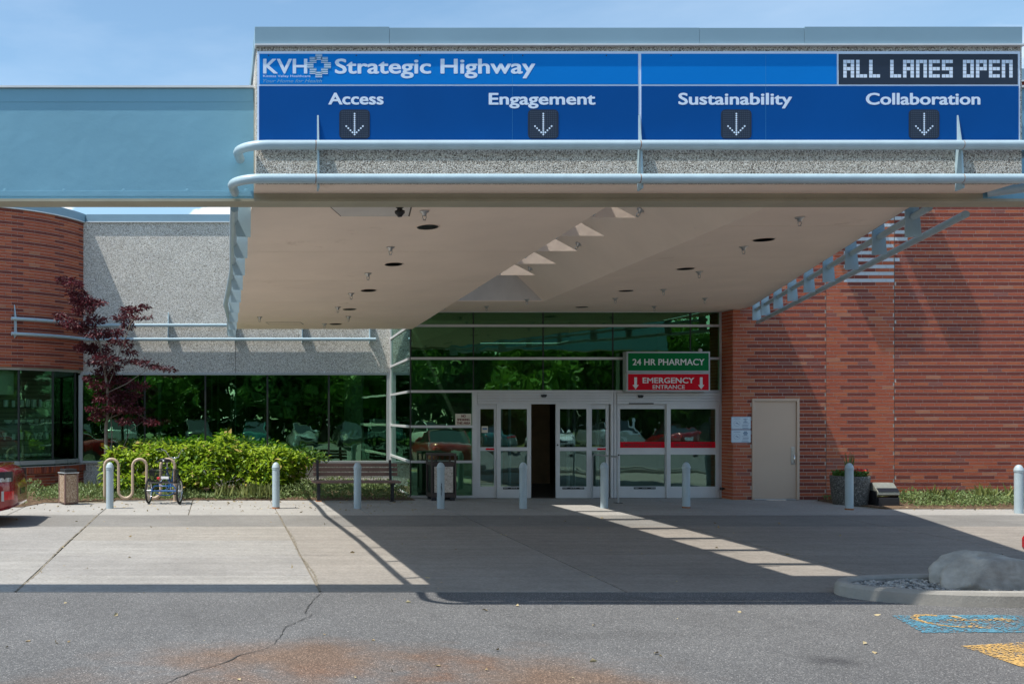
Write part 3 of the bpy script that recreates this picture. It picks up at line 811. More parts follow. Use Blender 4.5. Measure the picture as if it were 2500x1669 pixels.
# soldier course sill, projecting
b = MB(); arc_slab(b, DR-.3, DR+.05, zs-.098, zs-.09); b.build('sill_bed', M['mortar'], dr)
s = 0
sb = MB(); sb.box(-.031, .031, 0, .14, -.075, .075)
for z_, rad in ((zs-.098-.08, DR+.055),):
    sm_ = [sb.mesh('sill_brick', BRK[i]) for i in (0, 2, 4, 6)]
    while s < 3.4:
        th = aE-s/DR; p = dp(th, rad); inst('sill_brick', rb.choice(sm_), (p.x, p.y, z_), dr, (0,0,th+math.pi/2)); s += .071
# shop window under the drum
sw = thing('shop_window', 'curved green glass shop window under the round brick wall', 'window', (DC.x, DC.y, zs))
angs = []
for xd in (181, 128.4, 47.9):
    # intersect view line with the arc
    best = min((abs(CX+dp(aE-i*.002).x*F/dp(aE-i*.002).y-xd), aE-i*.002) for i in range(700)); angs.append(best[1])
st = angs[1]-angs[2]
A = [aE]+angs
while A[-1] > aS+st: A.append(A[-1]-st)
for i in range(len(A)-1):
    p, q = dp(A[i], DR-.12), dp(A[i+1], DR-.12); d = (q-p).normalized(); nn = Vector((-d.y, d.x, 0))
    mid = (p+q)/2; rot = Matrix((d, nn, Vector((0,0,1)))).transposed(); L = (q-p).length
    b = MB(); b.obox((mid.x, mid.y, (zs+zh)/2), (L-.05, .008, zh-zs-.12), rot); b.build('pane', M['glass_shop'], sw)
    b = MB(); b.obox((mid.x, mid.y, zh-.03), (L+.01, .1, .06), rot); b.build('head_frame', M['alu_grey'], sw, .003)
    b = MB(); b.obox((mid.x, mid.y, zs+.0), (L+.01, .12, .10), rot); b.build('sill_frame', M['alu_grey'], sw, .003)
    if i > 0:
        b = MB(); b.box(p.x-.024, p.x+.024, p.y-.03, p.y+.03, zs+.05, zh-.06); b.build('mullion', M['dark_gasket'], sw)
# shelves and crockery inside
for zz_, lab in ((2.02-.0, 'top'), (1.62, 'second'), (1.22, 'third'), (.78, 'bottom')):
    s_ = thing('display_shelf', f'dark {lab} display shelf of cups inside the curved shop window', 'shelf', (-5.2, 24.6, zz_), 'display shelves in the shop window')
    b = MB()
    for i in range(9):
        th0 = aE-.02-i*.085; p, q = dp(th0, DR-.5), dp(th0-.085, DR-.5)
        b.bar((p.x, p.y, zz_-.01), (q.x, q.y, zz_-.01), .26, .018)
    b.build('board', M['dark_gasket'], s_)
def cup_mesh(kind):
    b = MB()
    if kind == 0:
        b.lathe([(.033,0),(.042,.01),(.045,.09),(.041,.09),(.038,.015),(0,.012)], n=14)
        b.tube([(.043,0,.07),(.072,0,.066),(.076,0,.04),(.044,0,.022)], .006, 6)
    elif kind == 1: b.lathe([(.04,0),(.052,.02),(.046,.14),(.028,.17),(.032,.185),(.026,.185),(.02,.16),(0,.15)], n=14)
    elif kind == 2: b.lathe([(.05,0),(.055,.01),(.055,.15),(.05,.15),(.048,.015),(0,.012)], n=4)
    elif kind == 3:
        b.lathe([(.025,0),(.03,.01),(.012,.05),(.045,.10),(.055,.15),(.05,.15),(.04,.1),(0,.06)], n=14)
    else: b.lathe([(.035,0),(.075,.03),(.085,.07),(.08,.07),(.07,.035),(0,.012)], n=16)
    return b.mesh('cup', M['cup'])
cms = [cup_mesh(i) for i in range(5)]; names = ['mug', 'vase', 'box_jar', 'goblet', 'bowl']
labs = {0: 'small white mug', 1: 'pale narrow necked vase', 2: 'square pale jar', 3: 'pale stemmed goblet', 4: 'wide white bowl'}
shn = {2.02: 'top', 1.62: 'second', 1.22: 'third', .78: 'bottom'}
ordw = ['first','second','third','fourth','fifth','sixth','seventh','eighth','ninth','tenth','eleventh','twelfth']
for zz_ in (2.02, 1.62, 1.22, .78):
    th = aE-.30; q_ = 0
    while th > aE-.78:
        k = {2.02: rb.choice([1,2,1]), 1.62: rb.choice([0,0,0,4]), 1.22: rb.choice([3,2,1]), .78: rb.choice([4,4,0])}[zz_]
        p = dp(th, DR-.47); sc = rb.uniform(.95, 1.3)
        o = bpy.data.objects.new(names[k], cms[k]); COL.objects.link(o); o.location = (p.x, p.y, zz_); o.scale = (sc,)*3; o.rotation_euler = (0,0,rb.uniform(-1,1))
        tag(o, labs[k]+f', {ordw[q_]} from the right on the {shn[zz_]} shelf in the shop window', 'crockery', 'crockery shown in the shop window')
        th -= rb.uniform(.042, .075); q_ += 1
b = MB(); p0, p1 = dp(angs[2]-.3, DR-.35), dp(angs[2]-.01, DR-.35)
b.quad((p0.x,p0.y,2.32),(p1.x,p1.y,2.32),(p1.x,p1.y,2.9),(p0.x,p0.y,2.9))
t = MB(); t.bar((p0.x,p0.y,2.61),(p1.x,p1.y,2.61), .012, .58)
tag(t.build('window_blind', M['room_pale']), 'pale roller blind half lowered behind the leftmost shop window pane', 'blind')

# ============================================================= PEBBLE WALL (left, flat)
pw = thing('pebble_wall', 'grey pebble dash wall between the round brick wall and the entrance', 'wall', (0, YW, 0))
wz1, wz0 = WZ(856, YW), WZ(1059, YW); wx0, wx1 = WX(184, YW), WX(893, YW); xr = 4.45
b = MB()
b.box(-4.2, xr, YW, YW+.35, wz1+.0, 6.79); b.box(-4.2, xr, YW, YW+.35, -.1, wz0)
b.build('wall_face', M['pebble_far'], pw)
b = MB(); b.box(xr, xr+7, YW-.0, YW+.35, 4.2, 6.79); b.build('upper_wall', M['pebble_far'], pw)
b = MB(); b.box(-3.4, 11.4, YW-.035, YW+.4, 6.79, 6.98); b.build('coping', M['coping'], pw, .006)
b = MB(); b.box(-3.4, 11.4, YW-.045, YW-.02, 6.765, 6.788); b.build('drip_edge', M['drip'], pw)
b = MB(); b.box(WX(540,YW)-.006, WX(540,YW)+.006, YW-.003, YW+.01, wz1, WZ(782, YW)); b.build('control_joint', M['seam'], pw)
rw = thing('ribbon_window', 'long dark green window band behind the shrubs and the bench', 'window', (0, YW, wz0))
b = MB(); b.box(wx0, wx1, YW-.03, YW+.08, wz1-.045, wz1+.01); b.build('head_frame', M['alu_grey'], rw, .004)
b = MB(); b.box(wx0, wx1, YW-.05, YW+.08, wz0-.03, wz0+.03); b.build('sill_frame', M['alu_grey'], rw, .004)
for xa, xb in ((180.5, 190), (887, 897)):
    b = MB(); b.box(WX(xa,YW), WX(xb,YW), YW-.04, YW+.08, wz0+.03, wz1-.045); b.build('jamb', M['alu_grey'], rw, .004)
ms = [190, 332, 471, 613.5, 754.5, 887]
for i in range(5):
    b = MB(); b.box(WX(ms[i],YW)+.012, WX(ms[i+1],YW)-.012, YW+.03, YW+.038, wz0+.03, wz1-.045); b.build('pane', M['glass'], rw)
    if i: b = MB(); b.box(WX(ms[i],YW)-.022, WX(ms[i],YW)+.022, YW+.0, YW+.05, wz0+.03, wz1-.045); b.build('mullion', M['dark_gasket'], rw)
# blinds and a column inside
for xd, wh_ in ((366, 'behind the maple side of'), (486, 'leftmost of the close group in'), (500, 'second of the close group in'), (530, 'third of the close group in'), (540, 'rightmost of the close group in')):
    b = MB(); w_ = rb.uniform(.01,.05); b.box(WX(xd,26.2)-w_, WX(xd,26.2)+w_, 26.2, 26.22, wz0, wz1)
    tag(b.build('curtain_strip', M['room_pale']), f'thin pale curtain strip {wh_} the window band', 'curtain', 'curtain strips behind the window band')
b = MB(); xc = WX(812, 26.15); b.lathe([(.30,-0.1),(.29,.6),(.25,1.9),(.245,2.5),(.27,2.55),(.27,3.4)], (xc, 26.2, 0), 28)
tag(b.build('round_column', mat('pale_column_plaster', (.85,.80,.70), .8, 0, .05, 2)), 'pale round column inside the window near the entrance', 'column')

# wall rails on the left walls
wr = thing('wall_rails', 'pair of pale blue pipes along the round and pebble walls', 'rails', (0, YW, 3.9))
hr = .13
def rail_path(z, xend):
    P = []
    a = dang(WX(22, 23.78), 23.78) if False else min((abs(CX+dp(aE-i*.002).x*F/dp(aE-i*.002).y-22), aE-i*.002) for i in range(700))[1]
    while a < aE-.05:
        p = dp(a, DR+hr); P.append((p.x, p.y, z)); a += .04
    p = Vector(P[-1]); yy = YW-hr
    P.append((p.x+.1, (p.y+yy)/2+.02, z)); P.append((p.x+.28, yy, z))
    x = p.x+.6
    while x < xend-.3: P.append((x, yy, z)); x += .6
    P.append((xend, yy, z)); return P
pU = rail_path(4.12, 3.6); pL = rail_path(3.76, WX(860, YW))
b = MB(); b.tube(pU, .042, 12); b.build('upper_pipe', M['rail'], wr)
b = MB(); b.tube(pL, .042, 12); b.build('lower_pipe', M['rail'], wr)
for xd in (386, 539, 693, 847):
    x = WX(xd, YW)
    b = MB(); b.prism([(YW+.001, 3.66), (YW-hr-.01, 3.72), (YW-hr+.01, 4.16), (YW-.012, 4.46), (YW+.001, 4.47)], x-.009, x+.009, 'x'); b.build('fin', M['fin'], wr)
a = min((abs(CX+dp(aE-i*.002).x*F/dp(aE-i*.002).y-33), aE-i*.002) for i in range(700))[1]
p, q = dp(a, DR-.005), dp(a, DR+hr+.01); tn = Vector((-math.sin(a), math.cos(a), 0))*.009
prof = [(p, 3.66), (q, 3.72), (dp(a, DR+hr-.01), 4.16), (dp(a, DR+.012), 4.46), (p, 4.47)]
b = MB(); vs = [(v.x+s_*tn.x, v.y+s_*tn.y, z) for s_ in (-1, 1) for v, z in prof]
b.add(vs, [(0,1,2,3,4), (9,8,7,6,5)]+[(i, (i+1) % 5, 5+(i+1) % 5, 5+i) for i in range(5)]); b.build('fin', M['fin'], wr)

# ============================================================= INTERIOR + ROOF
it = thing('building_interior', 'dim rooms of the building seen through its green glass', 'interior', (0, 27, 0))
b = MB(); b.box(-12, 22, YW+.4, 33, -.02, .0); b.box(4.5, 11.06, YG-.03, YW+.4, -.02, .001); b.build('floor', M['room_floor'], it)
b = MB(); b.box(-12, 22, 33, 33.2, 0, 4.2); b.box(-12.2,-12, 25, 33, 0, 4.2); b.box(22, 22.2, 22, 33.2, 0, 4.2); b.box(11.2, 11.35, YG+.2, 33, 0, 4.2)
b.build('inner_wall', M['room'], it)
b = MB(); b.box(-4.1, 11.4, YW+.36, 33.4, 4.25, 4.5); b.box(4.46, 11.4, YG+.12, YW+.36, 4.25, 4.5); b.box(11.06, 22.2, YB+.51, 33.4, 8.6, 8.8)
b.build('roof_deck', M['room'], it)
b = MB()
N = 40; P = [(dp(aS+(aE-aS)*i/N, DR-.34).x, dp(aS+(aE-aS)*i/N, DR-.34).y) for i in range(N+1)]+[(-3.6, 33.4), (-12.2, 33.4)]
b.prism(P, 3.0, 3.2, 'z'); b.build('shop_ceiling', M['room'], it)
b = MB(); P2 = P; b.prism(P2, -.02, .0, 'z'); b.build('shop_floor', M['room_floor'], it)
b = MB(); b.box(-9.5, -3.5, 27.2, 27.3, 0, 3.0); b.box(-3.35,-3.3,26.1,33,0,4.2); b.build('shop_back_wall', M['room'], it)
b = MB()
for z_ in np.arange(1.0, 2.9, .11): b.box(-9.4, -3.6, 27.185, 27.2, z_, z_+.012)
b.build('slat_groove', M['dark_gasket'], it)
for q_ in ((4.6, 6.2, 23.6, 23.7, 0, 4.2), (8.9, 11.1, 25.2, 25.3, 0, 4.2)):
    b = MB(); b.box(*q_); b.build('partition', M['room'], it)
b = MB(); b.box(6.8,8.6,29.5,30.1,0,1.1); b.build('counter', M['room'], it)
b = MB(); b.box(6.25, 8.85, 26.6, 26.7, 0, 3.2); b.build('lobby_wall', mat('lobby_wood', (.34,.17,.09), .6, 0, .2, 3), it)
# inner vestibule frames
vf = thing('vestibule_frame', 'pale inner vestibule frames behind the open sliding door', 'door frame', (7, 24.2, 0))
for xd in (1150, 1170, 1305, 1318, 1372):
    x = WX(xd, 24.2); b = MB(); b.box(x-.025, x+.025, 24.2, 24.3, 0, 2.6); b.build('upright', M['alu_grey'], vf)
b = MB(); b.box(WX(1100,24.2), WX(1222,24.2), 24.2, 24.3, 2.3, 2.4); b.box(WX(1272,24.2), WX(1400,24.2), 24.2, 24.3, 2.3, 2.4); b.build('crossbar', M['alu_grey'], vf)
# ============================================================= GLASS ENTRANCE
ge = thing('glass_entrance', 'green glass entrance front with white rails under the canopy', 'glass front', (WX(942,YG), YG, 0))
xl, xR = WX(942, YG), 11.055
ty = [715, 747, 822, 897.5, 978, 1058.5, 1138.6]; tz = [WZ(y, YG) for y in ty]; tz[0] = 4.10
vj = [942, 1086, 1246, 1406, 1584, 1652]; vx = [WX(x, YG) for x in vj]
th = .027
for k in (1, 2, 3):
    b = MB(); b.box(xl-.005, xR-.05, YG-.035, YG+.06, tz[k]-th, tz[k]+th); b.build('transom', M['alu'], ge, .003)
for k in (4, 5, 6):
    b = MB(); b.box(xl-.005, WX(1083,YG), YG-.035, YG+.06, tz[k]-th, tz[k]+th); b.build('transom', M['alu'], ge, .003)
for r in range(3):
    for c in range(5):
        b = MB(); b.box(vx[c]+.012, vx[c+1]-.012, YG+.01, YG+.018, tz[r+1]+th, tz[r]-(th if r else .02)); b.build('pane', M['glass_top' if r < 2 else 'glass'], ge)
        if c: b = MB(); b.box(vx[c]-.014, vx[c]+.014, YG+.004, YG+.03, tz[r+1]+th, tz[r]-(th if r else .02)); b.build('glass_joint', M['dark_gasket'], ge)
for r in range(3, 6):
    b = MB(); b.box(xl+.012, WX(1083,YG)-.002, YG+.01, YG+.018, tz[r+1]+th, tz[r]-th); b.build('pane', M['glass'], ge)
b = MB(); b.box(WX(1083,YG), WX(1094,YG), YG-.03, YG+.08, 0, tz[3]-th); b.build('mullion', M['alu'], ge, .003)
b = MB(); b.box(WX(1400,YG), WX(1405.5,YG), YG-.045, YG+.08, 0, tz[3]-th); b.box(WX(1407.5,YG), WX(1413,YG), YG-.03, YG+.08, 0, tz[3]-th); b.build('mullion', M['alu'], ge, .003)
b = MB(); b.box(WX(1650,YG), 11.055, YG-.03, YG+.08, 0, 4.08); b.build('mullion', M['alu'], ge, .003)
b = MB(); b.box(xl, xR, YG-.02, YG+.06, 4.075, 4.11); b.build('head_frame', M['alu'], ge)
# header boxes over the doors
for xa, xb in ((1094, 1400), (1413, 1650)):
    b = MB(); z0, z1 = WZ(926.5, YG), tz[3]-th; h = (z1-z0)/4
    for q in range(4): b.box(WX(xa,YG)+.002, WX(xb,YG)-.002, YG-.06+.004*(q % 2), YG+.06, z0+q*h, z0+(q+1)*h-.006)
    b.build('door_header', M['alu'], ge, .003)
for xd, yd in ((1245, 908), (1466, 909)):
    s = thing('motion_sensor', 'black door sensor above the '+('open' if xd < 1300 else 'closed')+' sliding door', 'sensor', (WX(xd,YG), YG-.06, WZ(yd,YG)), 'motion sensors over the doors')
    b = MB(); x, z = WX(xd,YG), WZ(yd,YG)
    b.prism([(x-.06, z+.03), (x-.06, z), (x-.035, z-.03), (x+.035, z-.03), (x+.06, z), (x+.06, z+.03)], YG-.10, YG-.058, 'y'); b.build('housing', M['black'], s, .008)
    b = MB(); b.lathe([(.016,0),(.013,-.008),(0,-.011)], (x, YG-.101, z), 12, axis='y'); b.build('lens', M['car_glass'], s)
# side return glass
rx0, rx1, ry1 = xl, WX(897.5, YW-.02), YW-.06
def retp(t, off=0): return Vector((rx0+(rx1-rx0)*t-off, YG+.04+(ry1-YG-.04)*t, 0))
rg = thing('side_glazing', 'narrow side glass of the entrance facing the bench', 'glass front', (rx0, YG, 0))
a, c = retp(0.01, .0), retp(1)
tz2 = [4.4]+tz[1:]
for k in range(1, 7):
    b = MB(); b.bar((a.x, a.y, tz[k]), (c.x, c.y, tz[k]), .07, .054); b.build('transom', M['alu'], rg, .002)
for r in range(6):
    t = MB(); t.bar((a.x, a.y, (tz2[r]+tz2[r+1])/2), (c.x, c.y, (tz2[r]+tz2[r+1])/2), .008, abs(tz2[r]-tz2[r+1])-.05); t.build('pane', M['glass_door'], rg)
b = MB(); b.box(xl-.012, xl+.014, YG-.02, YG+.04, 0.02, 4.1); b.build('corner_joint', M['dark_gasket'], rg)
b = MB(); b.bar((c.x-.0, c.y-.0, 0), (c.x-.0, c.y-.0, 4.4), .08, .08); b.build('end_post', M['alu'], rg)
# sliding doors
def leaf(par, xa, xb, y, ya=926.5, yb=1142, gt=937.7, m0=1025, m1=1033.7, gb=1115, st=9.0, name='door_leaf', split=False, gm='glass_door', band=False):
    x0, x1 = WX(xa,YG), WX(xb,YG); Z = lambda v: WZ(v, YG); s_ = st*YG/F; s2 = s_ if not split else s_*.6
    b = MB(); d0, d1 = y-.022, y+.022
    b.box(x0, x0+s_, d0, d1, Z(yb)+.005, Z(ya)); b.box(x1-s2, x1, d0, d1, Z(yb)+.005, Z(ya))
    for u, v in ((Z(gt), Z(ya)), (Z(m1), Z(m0)), (Z(yb)+.005, Z(gb))): b.box(x0+s_, x1-s2, d0+.002, d1-.002, u, v)
    lf = b.build(name, M['alu'], par, .003)
    b = MB(); b.box(x0+s_, x1-s2, y-.004, y+.004, Z(m0), Z(gt)); b.build('pane', M[gm], lf)
    b = MB(); b.box(x0+s_, x1-s2, y-.004, y+.004, Z(gb), Z(m1)); b.build('pane', M[gm], lf)
    return lf, x0+s_, x1-s2
d1 = thing('sliding_door', 'white framed automatic sliding door standing open in the middle of the entrance', 'door', (WX(1246,YG), YG, 0))
l1 = leaf(d1, 1095, 1141, YG+.03, name='sidelight', st=7)
l2 = leaf(d1, 1138.5, 1217, YG-.02)
l3 = leaf(d1, 1273.8, 1353.2, YG-.02)
l4 = leaf(d1, 1351, 1397, YG+.03, name='sidelight', st=7)
for lf, a, c in (l2, l3):
    b = MB(); xm = (a+c)/2; z = WZ(1119, YG); b.box(xm-.24, xm+.24, YG-.0455, YG-.043, z-.022, z+.022); st_ = b.build('sticker', M['black'], lf)
    b = MB()
    for q in range(9): b.lathe([(.011,0),(.011,-.001)], (xm+(-.21+.03*q if q < 3 else (.15+.03*(q-3) if q < 6 else -.05+.05*(q-6))), YG-.0458, z), 10, axis='y')
    b.build('sticker_marks', M['alu_grey'], lf)
b = MB(); b.box(l1[1]+.03, l1[1]+.17, YG+.018, YG+.022, WZ(1056/1.0643-1*0+0,YG)-.0, WZ(1040/1.0643,YG)); b.build('door_notice', M['cream_sign'], l1[0])
b = MB(); b.box(l1[1]+.05, l1[1]+.15, YG+.016, YG+.0175, WZ(985,YG), WZ(981,YG)); b.build('notice_print', M['notice_ink'], l1[0])
for lf in (l1, l4):
    b = MB(); b.box(lf[1]+.12, lf[2]-.005, YG-.0, YG+.007, WZ(1031.5,YG), WZ(1027.5,YG)); b.build('red_label', M['red_sign'], lf[0])
d2 = thing('sliding_door', 'closed white framed automatic door with red band across its glass', 'door', (WX(1530,YG), YG, 0))
k1 = leaf(d2, 1415.7, 1530, YG+.03, m0=1026.7, m1=1042, st=7, split=True)
k2 = leaf(d2, 1527.5, 1648.6, YG-.02, m0=1026.7, m1=1042, st=9, split=False)
for (lf, a, c), y in ((k1, YG+.03), (k2, YG-.02)):
    b = MB(); b.box(a+.002, c-.002, y-.0075, y-.005, WZ(1026.5,YG), WZ(1013,YG)); b.build('red_band', M['red_sign'], lf)
    b = MB(); text(b, 'EMERGENCY ENTRANCE', a+.08, c-.08, WZ(1023.5,YG), 7.2*YG/F, y-.0085, off=.01); b.build('band_lettering', M['red_ink'], lf)
b = MB(); xm = WX(1479, YG); z = WZ(1119, YG); b.box(xm-.24, xm+.24, YG+.0045, YG+.007, z-.022, z+.022); b.build('sticker', M['black'], k1[0])
b = MB()
for q in (-.21,-.18,-.15,.15,.18,.21,-.04,.0,.04): b.lathe([(.011,0),(.011,-.001)], (xm+q, YG+.0042, z), 10, axis='y')
b.build('sticker_marks', M['alu_grey'], k1[0])
b = MB(); b.box(WX(1440,YG), WX(1496,YG), YG-.075, YG-.062, WZ(926.5,YG), WZ(924,YG)); b.build('door_seal', M['black'], ge)
for lf, x in ((k1[0], WX(1419.5,YG)), (l3[0], WX(1277.5,YG))):
    b = MB(); b.lathe([(.018,0),(.018,-.006),(.008,-.008)], (x, YG-.043 if lf is l3[0] else YG+.007, WZ(1043 if lf is k1[0] else 1020, YG)), 14, axis='y'); b.build('lock_cylinder', M['black'], lf)
# guard rail between doors
gr = thing('guard_rail', 'short grey metal guard rail between the two sliding doors', 'rail', (WX(1418,20.6), 20.7, 0))
x = WX(1418, 20.6); b = MB(); zt_ = WZ(1047, 20.6)
b.tube([(x,20.6,0),(x,20.6,zt_-.05),(x,20.63,zt_),(x-.03,20.9,zt_),(x-.08,21.7,zt_),(x-.08,21.8,zt_-.05),(x-.08,21.82,0)], .019, 10); b.build('tube_frame', M['alu_grey'], gr)
b = MB(); b.box(x-.07, x+.07, 20.53, 20.67, 0, .008); b.build('base_plate', M['dark_metal'], gr)
# no smoking sign
def plate_sign(name, lab, x0, x1, y0, y1, Y, face, cat='sign'):
    t = thing(name, lab, cat, (WX((x0+x1)/2,Y), Y, WZ(y1,Y))); b = MB()
    b.box(WX(x0,Y), WX(x1,Y), Y-.004, Y+.002, WZ(y1,Y), WZ(y0,Y)); b.build('plate', face, t, .002); return t
ns = plate_sign('no_smoking_sign', 'small cream NO SMOKING sign on the glass left of the doors', 1044.6, 1081, 948.6, 974.8, YG+.002, M['cream_sign'])
b = MB()
for s_, xa, xb, yb_ in (('NO',1058,1068.5,956.7),('SMOKING',1048.5,1077.5,964.8),('THIS AREA',1047.5,1079,972.8)): itext(b, s_, xa, xb, yb_-6, yb_, YG-.004, bold=.06)
b.build('lettering', M['red_ink'], ns)
# hanging signs
YS = 21.62
def arrow_down(b, xd, y0, y1, w, Y):
    x = WX(xd, Y); s_ = Y/F; hw = w*s_/2; z0, z1 = WZ(y0,Y), WZ(y1,Y); zm = z1+(z0-z1)*.36
    b.add([(x-hw*.45,Y,z0),(x+hw*.45,Y,z0),(x+hw*.45,Y,zm),(x-hw*.45,Y,zm)], [(0,1,2,3)]); b.add([(x-hw,Y,zm),(x+hw,Y,zm),(x,Y,z1)], [(0,1,2)])
def boxsign(lab, ya, yb, face, name):
    t = thing(name, lab, 'sign', (WX(1533,YS), YS, WZ(yb,YS))); x0, x1 = WX(1437,YS), WX(1629,YS); z1, z0 = WZ(ya,YS), WZ(yb,YS)
    b = MB(); b.box(x0, x1, YS, YS+.2, z0, z1); b.build('cabinet', M['alu_grey'], t, .006)
    b = MB(); b.box(x0+.035, x1-.035, YS-.005, YS+.0, z0+.035, z1-.035); b.build('face', face, t)
    return t
ps = boxsign('green illuminated box sign reading 24 HR PHARMACY above the right door', 806, 853.5, M['green_sign'], 'pharmacy_sign')
b = MB(); itext(b, '24 HR PHARMACY', 1451, 1616, 822, 837.3, YS-.007, bold=.03); b.build('lettering', M['sign_text'], ps)
b = MB(); b.box(WX(1480,YS), WX(1484,YS), YS+.2, YG-.04, WZ(820,YS), WZ(817,YS)); b.box(WX(1580,YS), WX(1584,YS), YS+.2, YG-.04, WZ(820,YS), WZ(817,YS)); b.build('bracket', M['dark_metal'], ps)
b = MB(); b.lathe([(0,-.0),(.03,.01),(.045,.05),(.03,.085),(0,.095)], (WX(1609,YS)+.02, YS+.1, WZ(806,YS)-.02), 14); b.build('dome_lamp', M['alu'], ps)
es = boxsign('red illuminated box sign reading EMERGENCY ENTRANCE with two down arrows', 854, 898, M['red_sign'], 'emergency_sign')
b = MB(); itext(b, 'EMERGENCY', 1474, 1592.5, 865, 878.5, YS-.007, bold=.04); itext(b, 'ENTRANCE', 1497, 1571, 882, 891.5, YS-.007, bold=.03)
arrow_down(b, 1458, 865, 892.5, 14, YS-.007); arrow_down(b, 1608.5, 865, 892.5, 14, YS-.007); b.build('lettering', M['sign_text'], es)

# ============================================================= CANOPY
YF = 9.76; ZS = 4.09; ZR = 5.42; ZT = 5.603
cn = thing('entrance_canopy', 'large flat entrance canopy with pebble front and beige underside', 'canopy', (4, 15, ZS))
def lz(Y): return 4.103-.0349*(Y-10.53)
def Xe(Y): return 7.18+.36*(Y-9.8)
def Xc(Y): return 6.03+.052*(Y-11)
def Xt(Y): return Xc(Y)-.52
ZP = 4.60; XS0, XS1, XLB = 4.10, 4.93, 4.25; YR = 21.86
# front wall
b = MB(); b.box(.37, 7.874, YF, YF+.05, ZS-.012, ZR); b.build('front_wall', M['pebble'], cn)
b = MB()
b.prism([(YF+.052,ZS+.021),(10.53,4.14),(YR-.1,lz(YR-.1)+.035),(YR-.1,ZR),(YF+.052,ZR)], .37, .60, 'x'); b.build('side_wall', M['pebble'], cn)
P = [(7.874,YF+.22),(7.874,10.24),(7.47,10.54),(Xe(20.85),20.85),(11.3,21.36)]
b = MB()
for p, q in zip(P[:-1], P[1:]):
    b.add([(p[0],p[1],ZS+.01),(q[0],q[1],ZS+.01),(q[0],q[1],ZR),(p[0],p[1],ZR),(p[0]-.2,p[1],ZS+.01),(q[0]-.2,q[1],ZS+.01),(q[0]-.2,q[1],ZR),(p[0]-.2,p[1],ZR)],
          [(0,1,2,3),(5,4,7,6),(3,2,6,7),(1,0,4,5)])
b.build('side_wall', M['pebble'], cn)
b = MB(); b.box(.37, 4.25, YR-.1, YR, lz(YR)+.02, ZR); b.box(4.25, 11.3, YG+.09, YG+.11, 4.13, ZR); b.build('rear_wall', M['pebble'], cn)
# coping pieces around the top
cp = [584, 893.5, 1605, 1845.5, 2345.5]
for i in range(4):
    x0, x1 = WX(cp[i], YF-.03), WX(cp[i+1], YF-.03)
    zt_ = ZT-(.0 if i != 1 else .01)-(.012 if i == 2 else 0)
    b = MB(); b.box(x0+.0015, x1-.0015, YF-.03, YF+.32, ZR+.012, zt_); b.build('coping', M['coping'], cn, .002)
b = MB(); b.box(WX(584,YF), WX(2345.5,YF), YF-.05, YF+.05, ZR-.004, ZR+.010); b.build('drip_edge', M['drip'], cn)
b = MB(); b.box(.35, .62, YF+.32, YR, ZR+.012, ZT); b.box(.62, XS0, YR-.2, YR, ZR+.012, ZT)
for p, q in zip(P[:-1], P[1:]):
    b.add([(p[0]+.02,p[1],ZR+.012),(q[0]+.02,q[1],ZR+.012),(q[0]+.02,q[1],ZT),(p[0]+.02,p[1],ZT),(p[0]-.25,p[1],ZR+.012),(q[0]-.25,q[1],ZR+.012),(q[0]-.25,q[1],ZT),(p[0]-.25,p[1],ZT)],
          [(0,1,2,3),(5,4,7,6),(3,2,6,7),(1,0,4,5)])
b.build('side_coping', M['coping'], cn)
# roof deck with the long slot
b = MB(); zr0, zr1 = ZR-.02, ZR+.09; y0s, y1s = 11.05, 19.45
b.box(.6, XS0, YF+.3, YR-.1, zr0, zr1); b.box(XS0, XS1, YF+.3, y0s, zr0, zr1); b.box(XS0, XS1, y1s, YG, zr0, zr1)
b.prism([(XS1, YF+.3),(7.70,YF+.3),(7.70,10.24),(7.30,10.54),(Xe(20.85)-.15,20.85),(11.15,21.36),(11.15,YG),(XS1,YG)], zr0, zr1, 'z')
b.build('roof_deck', M['coping'], cn)
for yr in (11.9, 13.1, 14.3, 15.5, 16.75, 18.1):
    b = MB(); b.box(XS0+.002, XS1-.002, yr-.075, yr+.075, ZR-.12, ZR+.08); b.build('slot_crossbeam', M['fin'], cn)
# soffit, left lobe, in panels
lys = [10.53, 13.36, 15.66, 17.92, 20.07, YR]
for i in range(5):
    a, c = lys[i]+.006, lys[i+1]-.006
    b = MB()
    b.add([(.36,a,lz(a)),(XLB,a,lz(a)),(XLB,c,lz(c)),(.36,c,lz(c)),(.36,a,lz(a)+.03),(XLB,a,lz(a)+.03),(XLB,c,lz(c)+.03),(.36,c,lz(c)+.03)],
          [(0,3,2,1),(4,5,6,7),(0,1,5,4),(1,2,6,5),(2,3,7,6),(3,0,4,7)])
    b.build('soffit_panel', M['stucco'], cn)
b = MB(); b.add([(.38,10.53,lz(10.53)+.032),(XLB-.02,10.53,lz(10.53)+.032),(XLB-.02,YR,lz(YR)+.032),(.38,YR,lz(YR)+.032)], [(0,1,2,3)]); b.build('seam_backing', M['seam'], cn)
b = MB(); b.box(.36, 7.87, YF+.052, 10.26, ZS-.0, ZS+.02); b.build('front_soffit', M['stucco'], cn)
# inner faces of the slot
b = MB(); b.add([(XLB,10.53,lz(10.53)+.01),(XLB,YR,lz(YR)+.01),(XS0,YR,zr0),(XS0,10.53,zr0)], [(0,1,2,3)])
b.build('slot_wall', M['stucco_pale'], cn, fix=False)
b = MB(); b.box(XLB-.1, 6.1, 10.525, 10.56, ZS, zr0); b.build('slot_end', M['stucco_pale'], cn)
